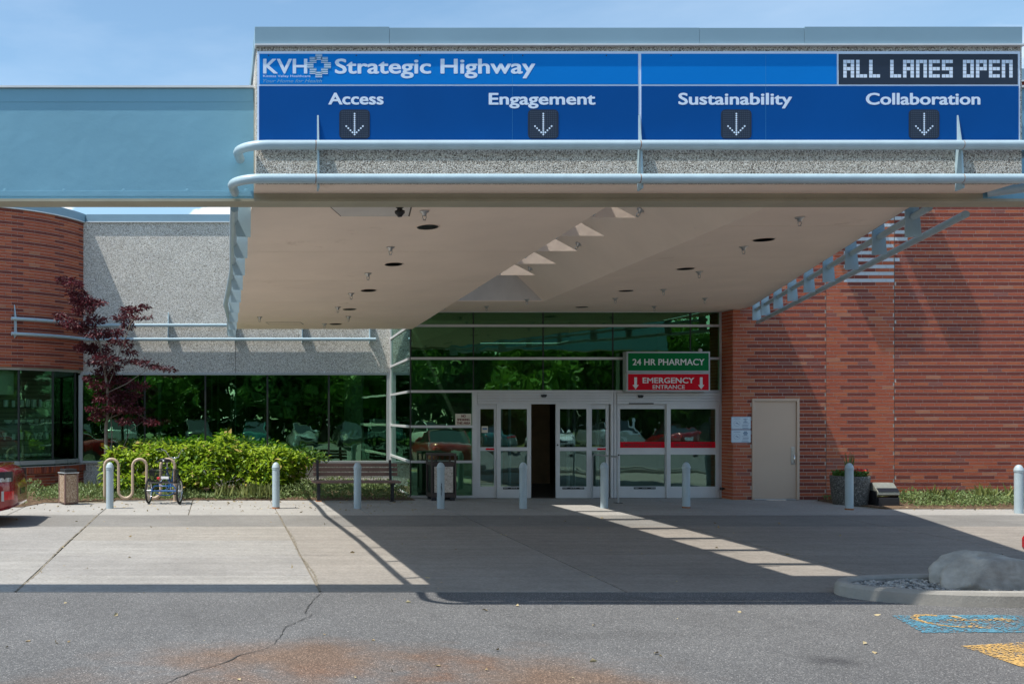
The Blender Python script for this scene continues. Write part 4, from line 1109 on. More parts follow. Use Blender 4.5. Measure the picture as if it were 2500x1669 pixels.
# right flat soffit
rys = [10.53, 12.0, 14.4, 17.05, 19.75, YG-.02]
for i in range(5):
    a, c = rys[i]+.006, rys[i+1]-.006
    def xr_(y): return Xe(y) if y < 20.85 else 11.2
    P = [(Xc(a),a),(xr_(a),a)]+([(Xe(20.85),20.85),(11.2,21.36)] if c > 21 else [])+[(xr_(c),c),(Xc(c),c)]
    b = MB(); b.prism(P, ZS, ZS+.03, 'z'); b.build('soffit_panel', M['stucco'], cn)
b = MB(); b.prism([(Xc(10.6)+.02,10.6),(Xe(10.6)-.05,10.6),(Xe(20.8)-.05,20.8),(11.1,21.3),(11.1,YG-.05),(Xc(YG)+.02,YG-.05)], ZS+.032, ZS+.036, 'z'); b.build('seam_backing', M['seam'], cn)
# sloped inner panel, thin gusset plates and end wall of the slot
YE = 19.92
b = MB()
for a, c in ((10.56, 14.4), (14.4, 17.05), (17.05, YE)):
    b.add([(Xc(a),a,ZS+.004),(Xc(c),c,ZS+.004),(Xt(c),c,ZP),(Xt(a),a,ZP)], [(0,1,2,3)]); b.add([(Xt(a),a,ZP),(Xt(c),c,ZP),(XS1,c,zr0),(XS1,a,zr0)], [(0,1,2,3)])
b.build('sloped_soffit', M['stucco'], cn, fix=False)
b = MB(); b.prism([(XLB-.02,ZS+.02),(Xc(YE)+.01,ZS+.02),(Xc(YE)+.01,ZS+.05),(Xt(YE)+.02,ZP),(XS1,zr0),(XS0,zr0)], YE, YE+.03, 'y'); b.build('slot_end', M['stucco_pale'], cn)
b = MB(); b.box(XLB+.003, Xc(YE)-.003+.45, YE+.0, YG-.02, ZS+.002, ZS+.02); b.build('soffit_panel', M['stucco'], cn)
for y, xa_ in ((11.9,4.99),(13.1,5.07),(14.3,5.15),(15.5,5.25),(16.75,5.32)):
    zb_ = 4.165
    b = MB(); b.prism([(4.20,zb_),(xa_,zb_),(xa_-.26,zb_+.14),(4.45,zb_+.40),(4.15,zb_+.55)], y-.015, y+.015, 'y'); b.build('gusset_plate', M['stucco'], cn)
b = MB()
for k in range(8):
    y = 11.3+1.25*k; z = lz(y)
    b.add([(XLB+.002,y,z-.01),(XLB+.12,y,z+.10),(XLB+.12,y,z+.22),(XLB+.002,y,z+.22),(XLB+.002,y+.012,z-.01),(XLB+.12,y+.012,z+.10),(XLB+.12,y+.012,z+.22),(XLB+.002,y+.012,z+.22)],
          [(0,1,2,3),(7,6,5,4),(0,4,5,1),(1,5,6,2),(2,6,7,3),(3,7,4,0)])
b.build('slot_bracket', M['coping'], cn)
# downlights + sprinklers fixed in the soffit
def hit(x, y, right):
    k = (CY-y)/F
    Y = (ZS-H)/k
    if not right: Y = (4.103-H+.0349*10.53)/(k+.0349)
    return Vector(((x-CX)*Y/F, Y, ZS if right else lz(Y)))
b0 = MB(); b0.lathe([(.125,-.002),(.145,-.006),(.145,.0),(.13,.001)], n=28); dl_ring = b0.mesh('trim_ring', M['stucco'])
b0 = MB(); b0.lathe([(.127,-.004),(0,-.004)], n=28); b0.lathe([(.127,-.0045),(.12,-.008),(.115,-.0045)], n=28); dl_bore = b0.mesh('bore', M['black'])
dn = 0
for x, y, rt in [(981,520.4,0),(902.7,605.8,0),(845.3,665.7,0),(801.4,708.8,0),(769.7,742.7,0),(1572.5,616,1),(1436,666.6,1),(1334.6,703.8,1),(1751.8,549.5,1)]:
    p = hit(x, y, rt); d = bpy.data.objects.new('downlight', None); COL.objects.link(d); d.parent = cn; d.location = p-worg(cn)
    rot = (0, 0, 0) if rt else (-math.atan(.0349), 0, 0); d.rotation_euler = rot
    for nm, me in (('trim_ring', dl_ring), ('bore', dl_bore)):
        o = bpy.data.objects.new(nm, me); COL.objects.link(o); o.parent = d
b0 = MB(); b0.lathe([(.0,-.001),(.055,-.001),(.05,-.014),(.028,-.022),(.022,-.05),(.012,-.055)], n=14)
b0.tube([(-.018,0,-.05),(-.02,0,-.075),(-.006,0,-.10)], .005, 6); b0.tube([(.018,0,-.05),(.02,0,-.075),(.006,0,-.10)], .005, 6); b0.lathe([(.02,-.104),(.02,-.10),(0,-.098)], n=10)
spm = b0.mesh('sprinkler', M['steel'])
for x, y, rt in [(973.5,484,0),(895.7,566.5,0),(844,626.5,0),(805.5,672.5,0),(775,704,0),(799.4,725.5,0),(744,742,0),(595.6,726.5,0),(1208.6,686,1),(1116,702,1),(1411.5,683.5,1),(1501,702,1),(1522,663.5,1),(1604,622.5,1),(1617.3,683.5,1),(1834.4,498,1),(1705.7,565.5,1)]:
    p = hit(x, y, rt); o = inst('sprinkler', spm, p, cn)
for x, y in ((1470,481),(1327.5,559),(1217,615)):   # on the sloped strip
    Y = None; k = (CY-y)/F; kx = (x-CX)/F
    # plane: z = ZS + (Xc-X)/0.52*(ZP-ZS)
    sl_ = (ZP-ZS)/.52; Y = (ZS-H+sl_*(6.03-.052*11))/(k+sl_*kx-sl_*.052); p = Vector((kx*Y, Y, H+k*Y))
    inst('sprinkler', spm, p, cn, (0, .5, 0))
# access panels
def lobe_patch(name, quadpx, matr, dz):
    b = MB(); P = [hit(x, y, False) for x, y in quadpx]; b.add([(p.x, p.y, p.z-dz) for p in P]+[(p.x, p.y, p.z+.004) for p in P], [(0,1,2,3),(7,6,5,4),(0,4,5,1),(1,5,6,2),(2,6,7,3),(3,7,4,0)]); return b.build(name, matr, cn)
lobe_patch('access_panel', [(752,470),(946,470),(939.5,495.5),(781,495.5)], M['seam'], .004)
lobe_patch('access_panel_cover', [(753,468),(943,468),(936.5,494.5),(783,494.5)], M['room_pale'] if False else M['stucco_pale'], .008)
lobe_patch('access_panel', [(609,738.8),(690,738.8),(697,744),(617,744)], M['seam'], .002)
lobe_patch('access_panel_cover', [(610.5,739.4),(689,739.4),(695,743.4),(618,743.4)], M['stucco'], .004)
cm = thing('security_camera', 'small black fixture hanging under the canopy near the access panel', 'camera', tuple(hit(917, 474, False)))
p = hit(917, 470, False); b = MB(); b.lathe([(.045,.0),(.045,-.03),(.03,-.035),(.03,-.06),(.055,-.065),(.055,-.09),(.035,-.11),(.022,-.13)], tuple(p), 14); b.build('housing', M['black'], cm)
# rails round the canopy
rl = thing('canopy_rails', 'pale blue pipe rails running round the canopy edge on flat fins', 'rails', (4, 9.6, 4.0))
def arcpts(c, r, a0, a1, z, n=7): return [(c[0]+r*math.cos(math.radians(a0+(a1-a0)*i/n)), c[1]+r*math.sin(math.radians(a0+(a1-a0)*i/n)), z) for i in range(n+1)]
def front_rail(z, Y, xL, yend, xR, name):
    r = .28; br = [WX(x, Y) for x in (724, 1467, 2206)]
    P = [(xL+.03, yend, z), (xL+.01, Y+r+.1, z)]+arcpts((xL+r, Y+r), r, 180, 270, z)+[(br[0]-.004, Y, z)]
    b = MB(); b.tube(P, .046, 18); b.build(name, M['rail'], rl)
    for a, c in ((br[0], br[1]), (br[1], br[2])):
        b = MB(); n_ = 8; b.tube([(a+.004+(c-a-.008)*i/n_, Y, z) for i in range(n_+1)], .046, 18); b.build(name, M['rail'], rl)
    P = [(br[2]+.004, Y, z), (xR-r, Y, z)]+arcpts((xR-r, Y+r), r, 270, 360, z)+[(xR-.0, Y+r+.1, z), (xR-.22, yend, z)]
    b = MB(); b.tube(P, .046, 18); b.build(name, M['rail'], rl)
    b = MB()
    for x in br: b.tube([(x-.004, Y, z), (x+.004, Y, z)], .044, 14)
    b.build('pipe_joint', M['rust'], rl)
ZL, ZU = 4.092, 4.428
front_rail(ZL, 9.62, .135, 10.22, 8.12, 'lower_pipe'); front_rail(ZU, 9.66, .19, 10.2, 8.06, 'upper_pipe')
for xd in (730, 1469.5, 2203):
    x = WX(xd, 9.7)
    b = MB(); b.prism([(YF+.0,4.0),(9.655,4.01),(9.68,4.42),(YF-.022,4.75),(YF+.0,4.76)], x-.008, x+.008, 'x'); b.build('fin', M['fin'], rl)
k_ = 0
yy = 11.1
lf_rail = [(.165, 10.6, lz(10.6)-.09), (.165, 11.2, lz(11.2)-.10), (.195, 14.1, lz(14.1)-.10), (.165, 15.6, lz(15.6)-.1), (.12, 17.45, lz(17.45)-.10), (.20, 19.3, lz(19.3)-.10), (.225, 22.0, lz(22)-.10)]
b = MB(); pp = []
for p, q in zip(lf_rail[:-1], lf_rail[1:]):
    for t in range(5): pp.append(Vector(p).lerp(Vector(q), t/5))
pp.append(Vector(lf_rail[-1])); b.tube(pp, .044, 14); b.build('side_pipe', M['rail'], rl)
while yy < 21.7:
    z = lz(yy)
    b = MB(); b.prism([(.362, z+.35), (.355, z-.29), (.20, z-.285), (.17, z-.05), (.21, z+.32)], yy-.006, yy+.006, 'y'); b.build('fin', M['fin'], rl)
    yy += 1.22
yy = 11.1
for k in range(9):
    y = 11.1+1.24*k if k < 8 else 20.75
    xe = Xe(y)
    b = MB(); b.prism([(xe+.005, 4.42), (xe+.005, 3.79), (xe+.19, 3.80), (xe+.13, 4.42)], y-.006, y+.006, 'y'); b.build('fin', M['fin'], rl)
b = MB(); b.tube([(Xe(y)+.10, y, 4.02) for y in (10.62, 13, 16, 20.85)], .04, 12); b.build('inner_pipe', M['rail'], rl)
b = MB(); rp0, rp1 = Vector((7.97,10.62,3.95)), Vector((11.32,20.9,3.765)); b.tube([rp0.lerp(rp1, t) for t in (0,.3,.6,1)], .04, 14); b.build('side_pipe', M['rail'], rl)
# ============================================================= STEEL BEAM
bm_ = thing('steel_beam', 'long pale blue box beam running out of the canopy to the left', 'beam', (0, 10.25, 4.0))
for xa_, xb_, mt_ in ((-11, .36, 'blue_metal'), (.3605, 7.87, 'bounce_tinted_steel'), (7.8705, 15, 'blue_metal')):  # middle web is the same paint, tinted for warm bounce light
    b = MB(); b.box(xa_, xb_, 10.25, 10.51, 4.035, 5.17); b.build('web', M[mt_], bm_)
b = MB(); b.box(-11, 15, 10.235, 10.525, 4.005, 4.032); b.build('bottom_flange', M['bounce_tinted_steel'], bm_)
b = MB(); b.box(-11, .36, 10.22, 10.54, 5.172, 5.192); b.box(7.89, 15, 10.22, 10.54, 5.172, 5.192); b.build('top_cap', M['drip'], bm_)
for z0_, z1_ in ((4.06,4.115),(5.03,5.165)):
    b = MB(); b.box(-10.99, .355, 10.2465, 10.2495, z0_, z1_); b.build('cover_strip', M['blue_metal'], bm_, .001)
b = MB()
rb2 = random.Random(9)
for i in range(5):
    x = -2.2+.62*i
    for z in (4.12, 5.06): b.lathe([(.02,0),(.014,-.0015),(0,-.002)], (x+rb2.uniform(-.02,.02), 10.25, z), 10, axis='y')
b.build('patched_bolt', M['blue_metal'], bm_)
# ============================================================= HIGHWAY SIGN
YP = YF-.02
hs = thing('highway_sign', 'wide blue highway style sign fixed to the front of the canopy', 'sign', (4, YF, 4.5))
X = lambda x: WX(x, YP); Z = lambda y: WZ(y, YP)
b = MB(); b.box(X(590), X(2340), YP, YF-.001, Z(327), Z(118)); b.build('backing_frame', M['sign_white'], hs)
for nm, x0, x1, y0, y1, mt in (('upper_panel',595,1463.5,124,194,'sign_light'),('upper_panel',1470.5,1919,124,194,'sign_light'),('message_panel',1923.5,2334,124.5,194,'sign_navy'),('lower_panel',594,1464,198,325,'sign_dark'),('lower_panel',1471,2336,198,325,'sign_dark')):
    b = MB(); b.box(X(x0), X(x1), YP-.004, YP-.0005, Z(y1), Z(y0)); b.build(nm, M[mt], hs)
yt = YP-.0052
def lett(lst, name='lettering', mt='sign_white'):
    for (s_, x0, x1, y0, y1, o_, sh) in lst:
        b = MB(); itext(b, s_, x0, x1, y0, y1, yt, bold=o_, shear=sh); o = b.build(name, M[mt], hs); 
lett([('KVH',603.5,705,133,169.3,.035,0),('Strategic Highway',768,1228,133,169.5,.042,0),('Access',753,880,211.5,240.3,.048,0),('Engagement',1121,1366,211.8,240.6,.048,0),
      ('Sustainability',1556,1817,211.8,240.6,.048,0),('Collaboration',1986,2249,211.8,240.6,.048,0)])
lett([('Kittitas Valley Healthcare',603.8,712,171.8,177.4,.0,0)], 'small_lettering', 'sign_white')
lett([('Your Home for Health',603.4,738.5,181.5,189.6,0,.35)], 'script_lettering', 'logo_a')
b = MB()
for x_ in (1175, 1756): b.box(X(x_)-.0008, X(x_)+.0008, YP-.0048, YP-.0041, Z(325), Z(124))
b.build('panel_seam', M['logo_b'], hs)
for (zx, sc_, ox) in ((325,3.408,560),(1055,3.408,560),(1585,3.408,560),(435,3.356,1100),(590,3.356,1100),(1275,3.356,1100),(1805,3.356,1100),(680,3.408,1900),(1213,3.408,1900),(1915,3.408,1900)):
    x_ = X((ox+zx/sc_)/1.0643)
    b = MB(); b.lathe([(.007,0),(.006,-.003),(0,-.004)], (x_, YP-.0045, Z(128)), 8, axis='y'); b.build('fixing_screw', M['sign_navy'], hs)
# emblem: ring of striped squares forming a cross
b = MB(); ex, ey = 731, 151; sq = 12.5
for (cx_, cy_) in ((0,-1.55),(1.05,-1.0),(1.6,0),(1.05,1.0),(0,1.6),(-1.05,1.0),(-1.6,0),(-1.05,-1.0)):
    for q in range(6):
        w_ = sq*(.62+.0*q); y_ = ey+cy_*sq*1.02+(q-2.5)*2.35
        b.box(X(ex+cx_*sq-w_), X(ex+cx_*sq+w_), yt-.002, yt, Z(y_+.85), Z(y_-.75), (q+int(cx_*2)) % 2)
b.build('emblem', [M['logo_a'], M['sign_white']], hs)
# pixel message
FONT = {'A':'111101111101101','L':'100100100100111','N':'111101101101101','E':'111100111100111','S':'111100111001111','O':'111101101101111','P':'111101111100100'}
ux = 1/3.408/1.0643
for ch, sx in zip('ALLLANESOPEN', (538,645,753,928,1035,1143,1250,1358,1533,1641,1749,1856)):
    b = MB()
    for i, v in enumerate(FONT[ch]):
        if v == '1':
            c_, r_ = i % 3, i//3
            x0 = (1900+(sx+c_*31)/3.408)/1.0643; y0 = (40+(365+r_*30)/3.408)/1.0643
            b.add([(X(x0),yt,Z(y0)),(X(x0+7.9),yt,Z(y0)),(X(x0+7.9),yt,Z(y0+7.5)),(X(x0),yt,Z(y0+7.5))], [(0,1,2,3)])
    b.build('pixel_letter', M['sign_white'], hs)
for xc_ in (813, 1245.5, 1688, 2118.5):
    t = MB(); x0, x1, y0, y1 = xc_-35, xc_+35, 252, 319
    rr_(t, X(x0), X(x1), Z(y1), Z(y0), yt-.002, .04, 0, yt); ab = t.build('arrow_tile', M['sign_navy'], hs)
    t = MB(); lit_ = MB(); arrow = {(6, r) for r in range(1, 12)} | {(2,7),(3,8),(4,9),(5,10),(7,10),(8,9),(9,8),(10,7)}
    for c_ in range(13):
        for r_ in range(13):
            x, y = xc_+(c_-6)*4.75, 286.5+(r_-6.2)*4.75
            tgt = lit_ if (c_, r_) in arrow else t; rad = (.0092 if (c_, r_) in arrow else .0078)
            n_ = 8; tgt.add([(X(x)+rad*math.cos(2*math.pi*k/n_), yt-.004, Z(y)+rad*math.sin(2*math.pi*k/n_)) for k in range(n_)], [tuple(range(n_))])
    t.build('dim_dots', M['sign_dot'], ab); lit_.build('lit_dots', M['sign_white'], ab)
# ============================================================= BOLLARDS
def bollard_proto():
    t = thing('bollard', 'x', 'bollard', (0,0,0), 'bollards along the kerb of the entrance')
    b = MB(); b.lathe([(.072,0),(.072,.76)], n=24); b.build('post', M['bollard'], t)
    b = MB(); b.lathe([(.072,.76),(.079,.762),(.081,.772),(.075,.78),(.075,.785),(.081,.79),(.081,.80),(.076,.81),(.070,.835),(.058,.862),(.04,.885),(.02,.897),(0,.90)], n=24); b.build('cap', M['bollard'], t)
    return t
bp = bollard_proto()
BL = [(252,1167,'grey bollard in front of the tan wave bike rack'),(633,1167,'rust footed grey bollard at the right end of the green shrubs'),
      (820,1167,'grey bollard in front of the brown bench'),(1011,1167,'grey bollard with black scuffs in front of the litter bin by the glass'),
      (1200,1167,'grey bollard in front of the open sliding door, its right of the bin'),(1386,1166,'half sunlit grey bollard between the two sliding doors'),
      (1574,1166,'rust footed grey bollard in front of the red banded sliding door'),(1948,1170,'grey bollard in front of the stone flower planter'),
      (2337,1178,'grey bollard at the right end of the ground cover bed')]
BL[4] = (1200,1167,'grey bollard in front of the open middle sliding door')
for i, (x, y, lab) in enumerate(BL):
    p = G(x, y-1.5)
    o = bp if i == 0 else copy_tree(bp)
    o.location = p; o['label'] = lab; o.rotation_euler.z = i*.7
    if i in (1, 6, 7):
        b = MB(); rr = random.Random(i)
        b.lathe([(.078,0),(.074,.02+.01*rr.random()),(.0735,.03)], tuple(p), 20); b.build('rusted_foot', M['rust'], None).parent = None
        ob = bpy.data.objects[-1] if False else [q for q in COL.objects if q.name.startswith('rusted_foot') and q.parent is None][0]
        ob.parent = o; ob.location = -Vector(p); 
        # keep the foot in place under the turned bollard
        ob.location = Matrix.Rotation(-o.rotation_euler.z, 3, 'Z') @ (-Vector(p)); ob.rotation_euler.z = -o.rotation_euler.z
    if i == 3:
        b = MB()
        for (a0, z0, a1, z1) in ((-1.75,.33,-1.6,.52),(-1.62,.22,-1.7,.36),(-1.45,.3,-1.55,.45),(-1.66,.44,-1.5,.50)):
            w_ = .10; P = []
            for k in range(5):
                t_ = k/4; a = a0+(a1-a0)*t_; z = z0+(z1-z0)*t_
                for s_ in (-w_, w_): P.append((p.x+.0735*math.cos(a+s_*(1-abs(2*t_-1))), p.y+.0735*math.sin(a+s_*(1-abs(2*t_-1))), z))
            b.add(P, [(2*k, 2*k+1, 2*k+3, 2*k+2) for k in range(4)])
        sc = b.build('black_scuff', M['black'], None); sc.parent = o
        sc.location = Matrix.Rotation(-o.rotation_euler.z, 3, 'Z') @ (-Vector(p)); sc.rotation_euler.z = -o.rotation_euler.z
# ============================================================= BENCH
by = 21.05
bn = thing('park_bench', 'brown slatted bench with dark legs by the left wall', 'bench', (WX(815,by), by, 0))
x0, x1 = WX(718,by), WX(915,by)
def Zb(zp, Y): return WZ((860+zp/3.733)/1.0643, Y)
for k, (za, zb_, yy) in enumerate(((1008,1040,21.36),(1050,1083,21.33),(1093,1124,21.30))):
    b = MB(); b.box(x0+.03, x1+.02, yy, yy+.038, Zb(zb_,yy), Zb(za,yy)); b.build('back_slat', M['brown_slat'], bn, .006)
for k in range(4):
    b = MB(); y_ = 20.80+k*.115; b.box(x0-.02, x1-.0, y_, y_+.095, .395, .435); b.build('seat_slat', M['brown_slat'], bn, .006)
for xz in (1185, 1855):
    x = WX((460+xz/3.733)/1.0643, by)
    b = MB(); b.box(x-.035, x+.035, 20.98, 21.05, 0, .395); b.box(x-.035, x+.035, 20.82, 21.29, .36, .394); b.build('leg', M['dark_metal'], bn, .004)
    b = MB(); b.bar((x, 21.22, .36), (x, 21.30, .86), .055, .03); b.build('back_post', M['dark_metal'], bn, .003)
    b = MB(); b.box(x-.06, x+.06, 20.92, 21.11, 0, .012); b.build('foot_plate', M['rust'] if xz == 1185 else M['dark_metal'], bn)
# ============================================================= BIN BY THE GLASS
bx, byy = WX(1013,21.35), 21.42
rc = thing('litter_bin', 'dark brown litter bin with cream pebble panel in front of the glass', 'litter bin', (bx, byy, 0))
w = .265; d = .25
for sx in (-1, 1):
    for sy in (-1, 1):
        b = MB(); b.box(bx+sx*w-.03*(sx > 0)-.0*(sx < 0), bx+sx*w+.03*(sx < 0), byy+sy*d-.03, byy+sy*d+.03, .06, 1.0); b.build('corner_post', M['brown_frame'], rc, .006)
        b = MB(); b.box(bx+sx*(w-.07)-.05, bx+sx*(w-.07)+.05, byy+sy*(d-.06)-.05, byy+sy*(d-.06)+.05, 0, .07); b.build('foot', M['dark_metal'], rc, .005)
b = MB(); b.box(bx-w, bx+w, byy-d-.01, byy+d+.01, .07, .16); b.box(bx-w, bx+w, byy-d-.01, byy+d+.01, .74, .82); b.build('band', M['brown_frame'], rc, .005)
b = MB(); b.box(bx-w-.01, bx+w+.01, byy-d-.02, byy+d+.02, .955, 1.01); b.build('roof', M['brown_frame'], rc, .012)
b = MB(); b.box(bx-w+.03, bx+w-.03, byy-d+.02, byy+d-.02, .16, .80); b.build('liner', M['black'], rc)
b = MB(); b.box(bx-.20, bx+.20, byy-d-.02, byy-d+.01, .175, .725); b.build('pebble_panel', M['agg_cream'], rc, .004)
for q in (-.13, -.10): 
    b = MB(); b.box(bx+q-.008, bx+q+.008, byy-.02, byy, .82, .955); b.build('inner_rod', M['dark_metal'], rc)
# ============================================================= TAN BIN (left)
p = G(157, 1156); p.z = 0; ang = math.radians(33)
tb = thing('litter_bin', 'square tan pebble litter bin with brown posts at the left', 'litter bin', tuple(p))
rot = Matrix.Rotation(ang, 3, 'Z'); hw = .135
def TP(x, y, z): v = rot @ Vector((x, y, 0)); return Vector((p.x+v.x, p.y+v.y, z))
for sx in (-1, 1):
    for sy in (-1, 1):
        b = MB(); b.obox(TP(sx*hw, sy*hw, .33), (.035,.035,.62), rot); b.build('corner_post', M['brown_slat'], tb, .003)
for k, (dx, dy) in enumerate(((0,-1),(0,1),(-1,0),(1,0))):
    b = MB(); b.obox(TP(dx*hw, dy*hw, .33), (.235 if dx == 0 else .02, .235 if dy == 0 else .02, .56), rot); b.build('pebble_panel', M['agg'], tb)
b = MB(); b.obox(TP(0,0,.03), (.24,.24,.03), rot); b.build('base_plate', M['brown_slat'], tb)
b = MB(); b.obox(TP(0,0,.645), (.33,.33,.02), rot); b.build('rim', M['alu_grey'], tb, .004)
b = MB(); b.obox(TP(0,0,.69), (.27,.27,.07), rot); b.build('lid', M['black'], tb, .015)
b = MB(); b.tube([tuple(TP(0,0,.72)), tuple(TP(-.01,0,.80)), tuple(TP(-.02,.0,.96))], .003, 5); b.build('wire', M['dark_metal'], tb)
# ============================================================= BIKE RACK
ry = 21.05
rk = thing('bike_rack', 'tan wave shaped tube bike rack in front of the shrub', 'bike rack', (-1.7, ry, 0))
ux_ = [-2.415+.297*i for i in range(6)]; rr2 = .1485; P = [(ux_[0], ry, 0)]
ztp, zbt = .74, .215
for i in range(5):
    c_ = (ux_[i]+ux_[i+1])/2; top = i % 2 == 0
    if top: P.append((ux_[i], ry, ztp)); P += [(c_-rr2*math.cos(math.pi*k/12), ry, ztp+rr2*math.sin(math.pi*k/12)) for k in range(1, 12)]+[(ux_[i+1], ry, ztp)]
    else: P.append((ux_[i], ry, zbt)); P += [(c_-rr2*math.cos(math.pi*k/12), ry, zbt-rr2*math.sin(math.pi*k/12)) for k in range(1, 12)]+[(ux_[i+1], ry, zbt)]
P.append((ux_[5], ry, 0)); b = MB(); b.tube(P, .031, 14); b.build('wave_tube', M['tan_paint'], rk)
for x in (ux_[0], ux_[5]):
    b = MB(); b.lathe([(.055,0),(.055,.008),(.032,.012)], (x, ry, 0), 16); b.build('base_flange', M['tan_paint'], rk)
# ============================================================= TRIKE
tr = thing('tricycle', 'blue adult tricycle with black wire basket parked at the bike rack', 'tricycle', (-1.12, 20.42, 0)); ta = math.radians(-11)
RT = Matrix.Rotation(ta, 3, 'Z')
def Q(x, y, z): v = RT @ Vector((x, y, z)); return Vector((v.x-1.12, v.y+20.42, v.z))
def wheel(x, y, rad):
    g_ = bpy.data.objects.new('wheel', None); COL.objects.link(g_); g_.parent = tr; g_.location = (0,0,0)
    N = 32
    ring = lambda r, xx=0: [Q(x+xx, y+r*math.cos(2*math.pi*k/N), rad+.0+r*math.sin(2*math.pi*k/N)) for k in range(N)]
    b = MB(); b.tube(ring(rad-.022), .022, 8, closed=True); b.build('tyre', M['tyre'], g_)
    b = MB(); b.tube(ring(rad-.05), .012, 6, closed=True); b.build('rim', M['chrome'], g_)
    b = MB()
    for k in range(18):
        a = 2*math.pi*k/18; b.tube([Q(x+.02*(-1)**k, y+.02*math.cos(a+.4), rad+.02*math.sin(a+.4)), Q(x, y+(rad-.05)*math.cos(a), rad+(rad-.05)*math.sin(a))], .0018, 4)
    b.build('spokes', M['chrome'], g_)
    b = MB(); b.tube([Q(x-.045,y,rad), Q(x+.045,y,rad)], .02, 10); b.build('hub', M['steel'], g_)
RW = .265
wheel(-.325, 0, RW); wheel(.325, 0, RW); wheel(.0, 1.12, RW)
b = MB(); fr = .017
b.tube([Q(-.29,0,RW), Q(.29,0,RW)], .018, 8)
b.tube([Q(-.29,0,RW), Q(-.2,.0,RW+.10), Q(.2,0,RW+.10), Q(.29,0,RW)], .014, 8)
b.tube([Q(-.2,.05,RW-.04), Q(-.1,.05,RW-.09), Q(.1,.05,RW-.09), Q(.2,.05,RW-.04)], .012, 8)
b.tube([Q(0,0,RW+.0), Q(0,.30,RW+.03), Q(0,.42,.30)], fr, 8); b.tube([Q(0,.42,.30), Q(0,.26,.72)], fr, 8)
b.tube([Q(0,.42,.30), Q(0,.6,.34), Q(0,.82,.55), Q(0,.90,.74)], .026, 10); b.tube([Q(0,.30,.62), Q(0,.5,.42), Q(0,.7,.40)], fr, 8)
b.tube([Q(-.14,0,RW+.1), Q(0,.28,.62), Q(.14,0,RW+.1)], .01, 6)
b.build('frame', M['bike_blue'], tr)
b = MB(); b.tube([Q(0,.88,.70), Q(0,.90,.80)], .024, 8)
for s_ in (-1, 1): b.tube([Q(s_*.045,1.12,RW), Q(s_*.045,1.02,.52), Q(s_*.035,.93,.62), Q(0,.92,.66)], .013, 8)
b.build('fork', M['bike_blue'], tr)
b = MB(); b.tube([Q(0,.27,.70), Q(0,.25,.84)], .013, 8); b.build('seat_post', M['chrome'], tr)
b = MB(); sec = [(-.20,.02,.02),(-.17,.10,.035),(-.06,.135,.04),(.05,.08,.035),(.16,.035,.03),(.19,.01,.02)]; vs = []
for (yy, hwid, hh) in sec:
    for k in range(10):
        a = 2*math.pi*k/10; vs.append(Q(hwid*math.cos(a), .14+yy, .88+hh*math.sin(a)+(.02 if yy < -.1 else 0)))
b.add(vs, [(i*10+k, i*10+(k+1) % 10, (i+1)*10+(k+1) % 10, (i+1)*10+k) for i in range(5) for k in range(10)], 0, True); b.build('saddle', M['seat'], tr)
b = MB(); b.lathe([(.018,0),(.018,-.006),(0,-.008)], tuple(Q(0,-.06,.885)), 12, axis='y'); b.build('saddle_badge', M['white'], tr)
b = MB(); b.tube([Q(0,.9,.80), Q(0,.86,.90)], .013, 8)
for s_ in (-1, 1): b.tube([Q(0,.86,.90), Q(s_*.10,.86,.92), Q(s_*.17,.80,1.06), Q(s_*.24,.66,1.10), Q(s_*.27,.60,1.10)], .011, 8)
b.build('handlebar', M['chrome'], tr)
for s_ in (-1, 1):
    b = MB(); b.tube([Q(s_*.245,.64,1.10), Q(s_*.30,.50,1.095)], .017, 8); b.build('grip', M['black'], tr)
    b = MB(); b.tube([Q(s_*.20,.72,1.085), Q(s_*.24,.70,1.05), Q(s_*.28,.56,1.06)], .006, 6); b.build('brake_lever', M['chrome'], tr)
bk = bpy.data.objects.new('basket', None); COL.objects.link(bk); bk.parent = tr
b = MB(); z0, z1 = .44, .70; X0, X1, Y0, Y1 = -.265, .265, -.22, .20
for z in (z0, z1): b.tube([Q(X0,Y0,z), Q(X1,Y0,z), Q(X1,Y1,z), Q(X0,Y1,z)], .007, 6, closed=True)
b.tube([Q(X0,Y0,z0+.0), Q(X1,Y0,z0)], .012, 6)
b.build('rim_wire', M['black'], bk)
b = MB(); n1 = 26
for i in range(n1+1):
    x = X0+(X1-X0)*i/n1
    for y in (Y0, Y1): b.bar(Q(x,y,z0), Q(x,y,z1), .0035, .0035)
    b.bar(Q(x,Y0,z0), Q(x,Y1,z0), .0035, .0035)
for i in range(21):
    y = Y0+(Y1-Y0)*i/20
    for x in (X0, X1): b.bar(Q(x,y,z0), Q(x,y,z1), .0035, .0035)
for i in range(13):
    z = z0+(z1-z0)*i/13
    for y in (Y0, Y1): b.bar(Q(X0,y,z), Q(X1,y,z), .0035, .0035)
    for x in (X0, X1): b.bar(Q(x,Y0,z), Q(x,Y1,z), .0035, .0035)
b.build('wire_mesh', M['black'], bk)
b = MB(); b.lathe([(.032,0),(.032,-.012),(.02,-.018),(0,-.02)], tuple(Q(-.06,-.235,.535)), 16, axis='y'); b.build('red_reflector', M['red_lens'], tr)
b = MB(); b.obox(Q(.075,-.238,.55), (.16,.006,.05), RT); b.build('white_plate', M['white'], tr, .006)
b = MB(); b.tube([Q(.035,.42,.30), Q(.05,.42,.30)], .07, 14); b.tube([Q(.06,.42,.30), Q(.06,.50,.17)], .009, 6); b.tube([Q(-.06,.42,.30), Q(-.06,.34,.43)], .009, 6); b.build('crank', M['chrome'], tr)
b = MB(); b.obox(Q(.11,.50,.165), (.09,.06,.025), RT); b.obox(Q(-.11,.34,.435), (.09,.06,.025), RT); b.build('pedal', M['black'], tr)
N = 14; b = MB()
